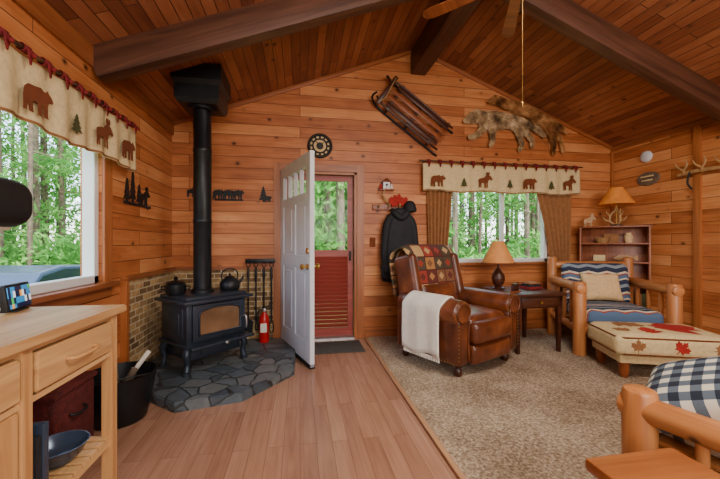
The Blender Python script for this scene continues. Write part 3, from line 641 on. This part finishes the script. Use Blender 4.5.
# ------------------------------------------------------------ leather recliner
g=E('leather_recliner',(1.56,3.27,.012),math.radians(25))
soft('base',(.80,.76,.28),(0,0,.25),m_leather,g,.04)
soft('seat_cushion',(.58,.64,.20),(0,-.10,.42),m_leather,g,.07,(0,0,0),(0,0,.03))
soft('footrest_upper',(.58,.12,.20),(0,-.42,.38),m_leather,g,.055,(0,0,0),(0,.02,0))
soft('footrest_lower',(.58,.10,.18),(0,-.41,.19),m_leather,g,.045,(0,0,0),(0,.02,0))
for s in (-1,1):
    soft('arm_panel_%d'%s,(.16,.80,.42),(s*.38,-.02,.32),m_leather,g,.04,(0,0,0),(.012,0,0))
    lathe('arm_roll_%d'%s,[(0,-.41),(.085,-.41),(.108,-.39),(.114,-.3),(.112,.2),(.10,.34),(.06,.38),(0,.385)],(s*.39,-.01,.57),m_leather,g,32,(-math.pi/2,0,0))
    ring('arm_piping_%d'%s,(s*.39,-.425,.57),.085,.008,m_leather,g)
    tube('front_piping_%d'%s,[(s*.31,-.425,.53),(s*.33,-.425,.35),(s*.32,-.425,.14)],.008,m_leather,g)
    nl=[]
    for k in range(18):
        a=-.6+k*(math.pi+1.2)/17; nl.append(lathe('nail',[(0,0),(.006,0),(.004,.004),(0,.005)],(s*.39+.1*math.cos(a),-.415,.57+.1*math.sin(a)),m_brass,None,8,(math.pi/2,0,0)))
    for k in range(11): nl.append(lathe('nail',[(0,0),(.006,0),(.004,.004),(0,.005)],(s*.45,-.42,.50-k*.033),m_brass,None,8,(math.pi/2,0,0)))
    for k in range(22): nl.append(lathe('nail',[(0,0),(.006,0),(.004,.004),(0,.005)],(s*.468,-.38+k*.034,.135),m_brass,None,8,(0,math.pi/2*s,0)))
    joinmesh('nailheads_%d'%s,nl,g)
for i,(sx,sy) in enumerate(((-1,-1),(1,-1),(-1,1),(1,1))): lathe('foot_%d'%i,[(0,0),(.024,0),(.036,.02),(.036,.05),(.022,.075),(.034,.10),(.034,.13),(0,.13)],(sx*.36,sy*.34,0),m_dark,g,20)
b=E('back',(0,.30,.44),parent=g,rot=(math.radians(-13),0,0))
soft('back_core',(.66,.20,.74),(0,.02,.31),m_leather,b,.09,(0,0,0),(0,.03,0))
soft('back_pillow_low',(.54,.14,.3),(0,-.10,.14),m_leather,b,.06,(0,0,0),(0,.02,0))
for s in (-1,1): soft('wing_%d'%s,(.11,.28,.50),(s*.335,-.06,.36),m_leather,b,.05,(0,0,s*-.12))
path=smoothpts([(-.125,.05),(-.14,.25),(-.14,.5),(-.135,.62),(-.07,.715),(.04,.715),(.14,.66),(.165,.5),(.165,.2)],4)
def qf(u,v):
    k=v*(len(path)-1); i=min(int(k),len(path)-2); t=k-i; p=path[i]*(1-t)+path[i+1]*t
    x=(u-.5)*.74; edge=abs(u-.5)*2; dz=-.03*max(0,edge-.7)/.3
    return (x,p.x+.004*math.sin(u*20),p.y+dz*(1 if .2<v<.8 else 0))
sheet('quilt',qf,30,48,m_quilt,b,.018)
tp=[(-.27,.44),(-.272,.56)]+[(-.39+.122*math.cos(a),.57+.124*math.sin(a)) for a in [math.radians(x) for x in range(20,181,16)]]+[(-.512,.45),(-.515,.3),(-.52,.16)]
tp=smoothpts([(a,b_,0) for a,b_ in tp],2)
def tf(u,v):
    k=v*(len(tp)-1); i=min(int(k),len(tp)-2); t=k-i; p=tp[i]*(1-t)+tp[i+1]*t
    return (p.x-.005*math.sin(u*13+.5)*v-.004*max(0,v-.6),-.27+u*.47+.02*math.sin(v*9),p.y+(.02*math.sin(u*7) if v>.9 else 0))
sheet('throw_blanket',tf,40,36,m_throw,g,.016)
fr=[]
for k in range(40):
    y=-.26+k*.45/39; fr.append(cyl('fr',(-.52,y,.165),(-.522,y+RN.uniform(-.005,.005),.125),.004,m_throw,None,seg=6))
joinmesh('throw_fringe',fr,g)
# ------------------------------------------------------------ side table + lamp
g=E('side_table',(2.52,3.55,.012)); 
box('top',(.62,.68,.03),(0,0,.625),m_dark,g,.008); box('apron',(.52,.60,.13),(0,0,.545),m_dark,g,.004)
box('drawer_front',(.42,.02,.10),(0,-.306,.545),m_dark,g,.006); lathe('knob',[(0,0),(.008,0),(.008,.015),(.016,.02),(.012,.03),(0,.032)],(0,-.315,.545),m_brass,g,16,(math.pi/2,0,0))
for i,(sx,sy) in enumerate(((-1,-1),(1,-1),(-1,1),(1,1))):
    bm=bmesh.new(); bmesh.ops.create_cube(bm,size=1)
    for v in bm.verts: k=.048 if v.co.z>0 else .032; v.co=Vector((v.co.x*k,v.co.y*k,v.co.z*.49))
    mk('leg_%d'%i,fb(bm,'leg'),m_dark,g,False,(sx*.245,sy*.285,.245))
g=E('table_lamp',(2.31,3.68,.652))
lathe('base',[(0,0),(.075,0),(.078,.012),(.05,.025),(.04,.03),(0,.03)],(0,0,0),m_dark,g)
lathe('body',[(0,.03),(.035,.03),(.06,.06),(.075,.11),(.07,.16),(.04,.21),(.02,.235),(.014,.25),(.01,.30),(0,.30)],(0,0,0),m_dark,g)
lathe('shade',[(.185,.30),(.188,.302),(.06,.56),(.056,.56),(.185,.30)],(0,0,0),m_shade,g,40)
lathe('shade_trim',[(.186,.296),(.192,.296),(.19,.31),(.184,.31),(.186,.296)],(0,0,0),m_bearc,g,40)
for a in range(3): th=a*2.09; cyl('spider_%d'%a,(0,0,.545),(.06*math.cos(th),.06*math.sin(th),.553),.003,m_brass,g,seg=8)
cyl('harp',(0,0,.29),(0,0,.58),.004,m_brass,g,seg=8); lathe('finial',[(0,.57),(.01,.58),(.012,.59),(0,.61)],(0,0,0),m_brass,g,12)
g=E('stack_of_books',(2.68,3.60,.652),.2)
for i,(w,d,h,m) in enumerate(((.2,.15,.03,m_redfab),(.18,.14,.025,m_jack),(.16,.12,.02,m_curt))): box('book_%d'%i,(w,d,h),(0,0,.016+i*.027),m,g,.003)
g=E('carved_figurine',(2.33,3.38,.652),.5)
poly('bear',sc(BEAR,.12,.12,-.06,.01),.04,m_dark,g); box('plinth',(.14,.06,.015),(0,0,.0075),m_book,g,.003)
# ------------------------------------------------------------ log chairs
def post(name,x,y,z0,z1,r,g): lathe(name,[(0,z0),(r,z0),(r,z1-.02),(r*.9,z1-.006),(r*.7,z1),(0,z1)],(x,y,0),m_log,g,20)
def logchair(name,loc,rz,w,d,arm,back,fp,fabric,fabt,r=.062):
    g=E(name,loc,rz); hx,hy=w/2,d/2
    for s in (-1,1):
        post('front_post_%d'%s,s*hx,-hy,0,fp,r,g); post('back_post_%d'%s,s*hx,hy,0,back,r*.9,g)
        cyl('arm_%d'%s,(s*hx,-hy-.07,arm),(s*hx,hy+.03,arm+.01),r*.85,m_log,g,bev=.015)
        cyl('side_rail_%d'%s,(s*hx,-hy,.26),(s*hx,hy,.26),.042,m_log,g)
        for k in range(3): cyl('spindle_%d_%d'%(s,k),(s*hx,-hy+d*(k+1)/4,.26),(s*hx,-hy+d*(k+1)/4,arm),.022,m_log,g,seg=14)
    cyl('front_rail',(-hx,-hy,.27),(hx,-hy,.27),.05,m_log,g); cyl('rear_rail',(-hx,hy,.27),(hx,hy,.27),.045,m_log,g)
    cyl('back_top_rail',(-hx-.03,hy,back-.1),(hx+.03,hy,back-.1),.048,m_log,g,bev=.012)
    for k in range(5): x=-hx+w*(k+1)/6; cyl('back_spindle_%d'%k,(x,hy,.27),(x,hy,back-.1),.022,m_log,g,seg=14)
    box('seat_deck',(w-.08,d-.06,.02),(0,0,.31),m_log,g)
    iw=w-2*r-.02
    soft('seat_cushion',(iw,d-.04,.16),(0,-.03,.395),fabt,g,.06,(0,0,0),(0,0,.02))
    soft('back_cushion',(iw,.17,.50),(0,hy-.15,.68),fabric,g,.07,(math.radians(-10),0,0),(0,.03,0))
    return g
g=logchair('log_armchair',(3.47,3.37,.012),math.radians(-22),.86,.84,.70,1.0,.77,m_sw,m_swt)
pillow('tan_pillow',.42,.34,.13,(.0,.10,.66),(math.radians(66),0,.0),m_skin,g)
g=logchair('log_armchair',(2.02,.97,.012),math.radians(194),.90,.84,.45,.86,.535,m_plaid,m_plaid,.065)
pillow('plaid_pillow',.50,.46,.20,(.21,-.29,.52),(math.radians(24),.22,.3),m_plaid,g)
# ottoman
g=E('maple_leaf_ottoman',(3.21,2.60,.012),math.radians(-20))
W,D=.92,.58
soft('cushion',(W,D,.19),(0,0,.295),m_cream,g,.06,(0,0,0),(0,0,.02))
box('frame_rail',(W-.08,D-.08,.09),(0,0,.18),m_cream,g,.015)
for z in (.225,.365): 
    a,b=W/2-.012,D/2-.012; tube('piping_%d'%int(z*1000),[(-a+.05,-b,z),(a-.05,-b,z),(a,-b+.05,z),(a,b-.05,z),(a-.05,b,z),(-a+.05,b,z),(-a,b-.05,z),(-a,-b+.05,z)],.008,m_bearc,g,8,True,0)
for i,(sx,sy) in enumerate(((-1,-1),(1,-1),(-1,1),(1,1))): lathe('leg_%d'%i,[(0,0),(.025,0),(.04,.05),(.045,.15),(0,.15)],(sx*(W/2-.1),sy*(D/2-.1),0),m_book,g,18)
def leafon(name,cx,cy,s,rz,mat):
    bm=bmesh.new(); c=math.cos(rz);sn=math.sin(rz)
    vs=[bm.verts.new((cx+(x*c-z*sn)*s,cy+(x*sn+z*c)*s,0)) for x,z in LEAF]; bm.faces.new(vs); bmesh.ops.triangulate(bm,faces=bm.faces[:]); bmesh.ops.subdivide_edges(bm,edges=bm.edges[:],cuts=4,use_grid_fill=True)
    for v in bm.verts: u,w=v.co.x/(W/2),v.co.y/(D/2); v.co.z=.3925+.02*(1-u*u)*(1-w*w)
    me=bpy.data.meshes.new(name); bm.to_mesh(me); bm.free(); mk(name,me,mat,g)
leafon('leaf_a',.17,.0,.42,.3,m_leaf_red); leafon('leaf_b',-.2,.08,.26,-.9,m_curt); leafon('leaf_c',-.12,-.13,.18,1.3,m_leaf_red); leafon('leaf_d',-.33,-.1,.14,2.3,m_curt)
for i,(x,s) in enumerate(((-.3,.12),(.02,.13),(.3,.12))): poly('front_leaf_%d'%i,sc(LEAF,s),.006,m_leaf_red if i==1 else m_curt,g,(x,-D/2-.001,.295),(0,i*.7,0))
g=E('log_end_table',(1.19,.80,.012),0)
box('top',(.38,.52,.045),(0,0,.39),m_logd,g,.012)
for i,(sx,sy) in enumerate(((-1,-1),(1,-1),(-1,1),(1,1))): cyl('leg_%d'%i,(sx*.14,sy*.2,0),(sx*.14,sy*.2,.37),.035,m_log,g)
cyl('rail_a',(-.14,.2,.12),(.14,.2,.12),.02,m_log,g); cyl('rail_b',(-.14,-.2,.12),(.14,-.2,.12),.02,m_log,g)
# ------------------------------------------------------------ corner bookcase
w,dp,H=.74,.24,1.40
cen=Vector((XR-w/(2*math.sqrt(2))-.02,YB-w/(2*math.sqrt(2))-.02,0))
nrm=Vector((-1,-1,0)).normalized()
g=E('corner_bookcase',(cen.x+nrm.x*dp/2,cen.y+nrm.y*dp/2,.012),math.radians(-45))
for s in (-1,1): box('side_%d'%s,(.022,dp,H),(s*(w/2-.011),0,H/2),m_book,g,.003)
box('back',(w-.044,.01,H-.02),(0,dp/2-.006,H/2),m_book,g,.001)
for i,z in enumerate((.05,.36,.66,.93,1.17,1.39)): box('shelf_%d'%i,(w-.04 if i<5 else w+.02,dp,.02),(0,0,z),m_book,g,.003)
bk=[]
def books(x0,x1,z,seed):
    r=random.Random(seed); x=x0
    while x<x1:
        t=r.uniform(.016,.04); h=r.uniform(.14,.21); bk.append(box('b',(t-.002,.13,h),(x+t/2,.0,z+.011+h/2),r.choice([m_redfab,m_jack,m_curt,m_bearc,m_green,m_paper,m_leaf_red]),None,.002)); x+=t
books(-.32,-.05,.05,1); books(.0,.3,.36,2); books(-.3,.12,.66,3); books(.1,.32,.05,4); joinmesh('books',bk,g)
lathe('bowl',[(0,0),(.05,0),(.09,.06),(.1,.07),(.085,.06),(.045,.012),(0,.012)],(-.12,-.02,1.18),m_antler,g,24)
poly('carved_fish',[(-.12,.03),(-.06,.07),(.03,.075),(.09,.045),(.13,.08),(.13,.0),(.09,.035),(.03,.01),(-.06,.0)],.04,m_antler,g,(.12,-.02,.95))
box('small_box',(.13,.1,.08),(-.15,-.01,.98),m_cream,g,.006); lathe('jar',[(0,0),(.035,0),(.045,.03),(.045,.09),(.03,.11),(.03,.13),(0,.13)],(.16,-.01,1.18),m_skin,g,20)
box('plaque',(.16,.02,.12),(-.02,.02,1.24),m_curt,g,.004,(-.15,0,0))
g=E('antler_lamp',(4.08,3.80,1.412),.3)
lathe('base',[(0,0),(.07,0),(.07,.015),(.03,.025),(0,.025)],(0,0,0),m_dark,g)
for i in range(3):
    a=i*2.09; c,s=math.cos(a),math.sin(a); P=lambda r,z,t=0:(r*c-t*s,r*s+t*c,z)
    tube('antler_%d'%i,[P(.02,.02),P(.07,.07),P(.06,.15),P(.02,.2),P(.01,.24)],[.016,.015,.013,.01,.008],m_antler,g)
    tube('tine_a_%d'%i,[P(.065,.06),P(.12,.08,.02),P(.15,.13,.03)],[.012,.009,.003],m_antler,g); tube('tine_b_%d'%i,[P(.06,.13),P(.10,.17,-.02),P(.11,.22,-.03)],[.01,.008,.003],m_antler,g)
cyl('stem',(0,0,.02),(0,0,.51),.006,m_brass,g,seg=10)
lathe('shade',[(.20,.28),(.203,.282),(.075,.50),(.07,.50),(.20,.28)],(0,0,0),m_shade2,g,40)
for a in range(3): th=a*2.09; cyl('spider_%d'%a,(0,0,.49),(.072*math.cos(th),.072*math.sin(th),.495),.003,m_brass,g,seg=8)
g=E('deer_figurine',(3.87,4.0,1.412),-.6); poly('deer',sc(MOOSE,.14,.17,-.07,0),.025,m_antler,g)
g=E('smoke_detector',(XR,3.70,2.31)); lathe('body',[(0,0),(.075,0),(.072,.02),(.055,.035),(0,.038)],(0,0,0),m_white,g,32,(0,-math.pi/2,0))
g=E('oval_wall_sign',(XR,3.68,2.02),-math.pi/2)
o=lathe('plaque',[(0,0),(.15,0),(.14,.015),(0,.018)],(0,0,0),m_bark,g,36,(math.pi/2,0,0)); o.scale=(1,.6,1)
for i,z in enumerate((.03,-.02)): box('lettering_%d'%i,(.17-.03*i,.004,.018),(0,-.019,z),m_cream,g,.001)
g=E('branch_coat_rack',(XR-.001,2.95,1.98),-math.pi/2)
tube('branch',[(-.35,-.05,.0),(-.15,-.055,.02),(.05,-.05,.01),(.25,-.055,-.02),(.4,-.05,0)],[.02,.024,.022,.022,.018],m_antler,g)
for i,x in enumerate((-.28,-.1,.1,.3)):
    tube('twig_%d'%i,[(x,-.05,0),(x+.03,-.09,.04),(x+.07,-.1,.10),(x+.05,-.1,.17)],[.016,.013,.01,.004],m_antler,g); tube('tine_%d'%i,[(x+.03,-.09,.04),(x-.03,-.1,.09),(x-.05,-.1,.14)],[.011,.009,.003],m_antler,g); cyl('mount_%d'%i,(x,0,0),(x,-.05,0),.008,m_antler,g)
tube('strap',[(-.2,-.07,.02),(-.22,-.08,-.1),(-.18,-.07,-.18)],.01,m_black,g)
# ------------------------------------------------------------ ceiling fan
g=E('ceiling_fan',(1.45,2.05,0))
cyl('downrod',(0,0,3.02),(0,0,3.40),.014,m_iron,g); lathe('canopy',[(0,3.27),(.02,3.28),(.07,3.33),(.07,3.36),(0,3.36)],(0,0,0),m_iron,g)
lathe('motor',[(0,2.95),(.06,2.95),(.11,2.97),(.12,3.01),(.1,3.05),(.03,3.07),(0,3.07)],(0,0,0),m_iron,g)
a0=math.atan2(2.684-2.05,1.769-1.45)
for i in range(5):
    a=a0+i*2*math.pi/5; b=E('blade_arm_%d'%i,(0,0,2.97),a,g)
    box('bracket_%d'%i,(.14,.04,.008),(.15,0,.0),m_iron,b,.002)
    poly('blade_%d'%i,[(.18,-.035),(.62,-.05),(.68,-.04),(.70,0),(.68,.04),(.62,.05),(.18,.035)],.008,m_book,b,(0,0,0),(math.pi/2+.2,0,0))
cyl('pull_chain',(.0,-.02,2.12),(0,-.02,2.95),.0022,m_brass,g,seg=6); lathe('pull_knob',[(0,0),(.006,.004),(.008,.02),(.003,.035),(0,.036)],(0,-.02,2.09),m_brass,g,10)
# ------------------------------------------------------------ kitchen cart
g=E('kitchen_cart',(0,0,0)); X0,X1,Y0,Y1=-1.33,-.835,.55,1.75
wbox('top',(X0-.03,Y0-.04,.865),(X1+.025,Y1+.035,.90),m_cart,g,.006)
for i,(x,y) in enumerate(((X0,Y0),(X1-.045,Y0),(X0,Y1-.045),(X1-.045,Y1-.045),(X1-.045,1.20))): wbox('leg_%d'%i,(x,y,0),(x+.045,y+.045,.865),m_cartz,g,.003)
wbox('apron_back',(X0+.01,Y0+.04,.70),(X0+.03,Y1-.04,.865),m_cart,g); wbox('apron_end',(X0+.045,Y1-.035,.70),(X1-.045,Y1-.012,.865),m_cart,g)
wbox('rail_top',(X1-.03,Y0+.045,.845),(X1-.008,Y1-.045,.865),m_cart,g); wbox('rail_low',(X1-.03,Y0+.045,.68),(X1-.008,Y1-.045,.70),m_cart,g)
wbox('drawer_front',(X1-.03,1.255,.708),(X1+.006,1.695,.838),m_cart,g,.006); wbox('drawer_front_b',(X1-.03,.61,.708),(X1+.006,1.19,.838),m_cart,g,.006)
for i,(a,b) in enumerate(((1.39,1.55),(.85,.99))): tube('pull_%d'%i,[(X1+.005,a,.775),(X1+.03,a+.01,.772),(X1+.036,(a+b)/2,.77),(X1+.03,b-.01,.772),(X1+.005,b,.775)],.007,m_cartz,g)
wbox('drawer_bottom',(X0+.03,Y0+.045,.69),(X1-.03,Y1-.045,.70),m_cart,g)
wbox('cabinet_door_frame',(X1-.03,.60,.10),(X1-.005,1.195,.675),m_cartz,g,.004); wbox('cabinet_door_panel',(X1-.01,.67,.17),(X1+.004,1.125,.605),m_cartz,g,.01)
wbox('cabinet_side',(X0+.03,1.205,.10),(X1-.03,1.225,.69),m_cartz,g); wbox('cabinet_floor',(X0+.03,.6,.08),(X1-.03,1.205,.10),m_cart,g)
for i in range(9): y=1.25+i*.054; wbox('shelf_slat_%d'%i,(X0+.01,y,.30),(X1-.01,y+.041,.318),m_cart,g,.002)
wbox('shelf_rail_a',(X1-.035,1.245,.275),(X1-.012,Y1-.04,.30),m_cart,g); wbox('shelf_rail_b',(X0+.01,1.245,.275),(X0+.03,Y1-.04,.30),m_cart,g)
g=E('cookbooks',(-.95,1.31,.318))
for i,(t,h,m) in enumerate(((.03,.24,m_jack),(.025,.22,m_jack),(.03,.25,m_car))): box('book_%d'%i,(.17,t,h),(0,-.03+i*.033,h/2+.001),m,g,.002)
g=E('serving_bowl',(-.95,1.54,.319)); lathe('bowl',[(0,0),(.05,0),(.08,.03),(.1,.07),(.104,.072),(.098,.072),(.075,.03),(.045,.01),(0,.01)],(0,0,0),m_car,g)
g=E('weather_station',(-1.20,1.69,.90),math.radians(12)); box('bezel',(.025,.19,.11),(0,0,.062),m_black,g,.006,(0,-.12,0)); box('screen',(.004,.17,.09),(.0135,0,.062),m_lcd,g,.001,(0,-.12,0)); box('stand',(.07,.10,.008),(-.01,0,.004),m_black,g,.002)
g=E('desk_lamp',(-1.17,1.25,.90)); lathe('base',[(0,0),(.08,0),(.08,.012),(.02,.02),(0,.02)],(0,0,0),m_black,g)
tube('arm',[(0,0,.01),(-.02,0,.25),(-.03,.02,.43),(-.03,.10,.51),(-.03,.2,.52)],.009,m_black,g); soft('head',(.17,.40,.20),(-.03,.26,.455),m_black,g,.075); 
cyl('bulb_tube',(-.03,.12,.355),(-.03,.4,.355),.012,m_paper,g,seg=12)
g=E('storage_basket',(-1.28,2.06,0)); box('body',(.2,.34,.42),(0,0,.21),m_bin,g,.02); box('lid',(.22,.36,.03),(0,0,.43),m_bin,g,.01); tube('handle',[(.1,-.06,.3),(.125,-.04,.29),(.125,.04,.29),(.1,.06,.3)],.007,m_black,g)
# ------------------------------------------------------------ outside
GZ=-.75
wbox('ground_exterior',(-60,-30,GZ-.2),(60,70,GZ),m_ground)
def forest(name,xr,yr,nt,nl,seed,hi=11):
    r=random.Random(seed); rs=np.random.RandomState(seed); V=[];F=[];M=[]
    for i in range(nt):
        x=r.uniform(*xr);y=r.uniform(*yr)
        R0=r.uniform(.07,.22); h=16
        v,f=sweep([(x,y,GZ),(x+r.uniform(-.2,.2),y,h*.5),(x+r.uniform(-.4,.4),y,h)],[R0,R0*.8,R0*.4],9); k=len(V); V+=v; F+=[tuple(a+k for a in q) for q in f]; M+=[0]*len(f)
        for j in range(6):
            z=r.uniform(1.5,10);a=r.uniform(0,6.28);L=r.uniform(.8,2)
            v,f=sweep([(x,y,z),(x+L*math.cos(a),y+L*math.sin(a),z-.2)],[.03,.01],5);k=len(V);V+=v;F+=[tuple(a+k for a in q) for q in f];M+=[0]*len(f)
    nc=nl//130
    for c in range(nc):
        x=r.uniform(*xr);y=r.uniform(*yr)
        low=r.random()<.45; z=GZ+abs(r.gauss(0,.9)) if low else r.uniform(1.,hi)
        P=rs.normal(0,1,(130,3))*np.array([.8,.8,.3])+np.array([x,y,z]); P[:,2]=np.maximum(P[:,2],GZ+.02)
        D1=rs.normal(0,1,(130,3))*.14; D2=rs.normal(0,1,(130,3))*.14
        k=len(V)
        for p,a,b in zip(P,D1,D2): V+=[tuple(p),tuple(p+a),tuple(p+b)]
        for j in range(130): F.append((k+3*j,k+3*j+1,k+3*j+2)); M.append(1)
    me=bpy.data.meshes.new(name); me.from_pydata(V,[],F); me.materials.append(m_bark); me.materials.append(m_leaf)
    me.polygons.foreach_set('material_index',M); o=bpy.data.objects.new(name,me); COL.objects.link(o)
forest('pine_forest',(-6,26),(13.5,32),80,110000,11)
forest('pine_forest',(-30,-11),(0,34),100,120000,12)
forest('pine_forest',(-2.5,4.5),(14,24),12,26000,13,7)
g=E('parked_car',(-5.3,7.8,GZ),math.pi/2)
prof=[(-2.15,.35),(-2.2,.6),(-2.1,.85),(-1.5,.98),(-1.0,1.42),(-.4,1.52),(.3,1.48),(1.0,1.05),(1.9,.9),(2.15,.65),(2.15,.35)]
o=poly('body',prof,1.7,m_car,g); md=o.modifiers.new('b','BEVEL'); md.width=.08; md.segments=3
poly('side_glass',[(-1.3,1.05),(-.95,1.36),(-.4,1.44),(.28,1.41),(.85,1.05)],1.72,m_cglass,g)
for i,(x,y) in enumerate(((-1.35,.8),(-1.35,-.8),(1.35,.8),(1.35,-.8))): lathe('wheel_%d'%i,[(0,-.1),(.28,-.1),(.33,-.07),(.33,.07),(.28,.1),(0,.1)],(x,y,.33),m_black,g,28,(math.pi/2,0,0))
# ------------------------------------------------------------ light
w=bpy.data.worlds.new('World'); S.world=w; w.use_nodes=True; nt=w.node_tree; bg=nt.nodes['Background']
sk=nt.nodes.new('ShaderNodeTexSky'); sk.sky_type='NISHITA'; sk.sun_disc=False; sk.sun_elevation=math.radians(50); sk.sun_rotation=math.radians(150)
mx=nt.nodes.new('ShaderNodeMix'); mx.data_type='RGBA'; mx.inputs[0].default_value=.45; nt.links.new(sk.outputs[0],mx.inputs[6]); mx.inputs[7].default_value=(3.0,3.2,3.1,1)
nt.links.new(mx.outputs[2],bg.inputs[0]); bg.inputs[1].default_value=1.6
def light(name,ty,loc,rot,e,col,size=None,sy=None):
    l=bpy.data.lights.new(name,ty); l.energy=e; l.color=col
    if ty=='AREA': l.shape='RECTANGLE'; l.size=size; l.size_y=sy or size
    elif ty=='SUN': l.angle=math.radians(3)
    else: l.shadow_soft_size=size or .05
    o=bpy.data.objects.new(name,l); COL.objects.link(o); o.location=loc; o.rotation_euler=rot; return o
d=Vector((-.35,.75,-.95)); light('sun','SUN',(0,-5,12),d.to_track_quat('-Z','Y').to_euler(),6,(1,.95,.85))
d=Vector((0.1,1,-.20)); light('rear_fill_area','AREA',(1.2,-2.3,1.9),d.to_track_quat('-Z','Y').to_euler(),190,(1,.96,.9),3.2,1.4)  # added soft fill behind the camera; the rear wall has no window
light('overhead_fill','AREA',(1.5,.9,3.25),(0,0,0),100,(1,.91,.78),.9,.9)  # added fill from above for interior brightness, no fixture built
light('upward_fill','AREA',(1.5,1.2,2.75),(math.pi,0,0),26,(1,.88,.72),.5,.5)  # added fill aimed upward to brighten the ceiling boards, no lamp there
# ------------------------------------------------------------ camera
cam=bpy.data.cameras.new('camera'); cam.lens=17; cam.sensor_width=36; cam.shift_y=.0049; cam.clip_start=.02; cam.clip_end=300
co=bpy.data.objects.new('camera',cam); COL.objects.link(co); co.location=(0,0,1.19); co.rotation_euler=(math.pi/2,0,math.radians(-10)); S.camera=co
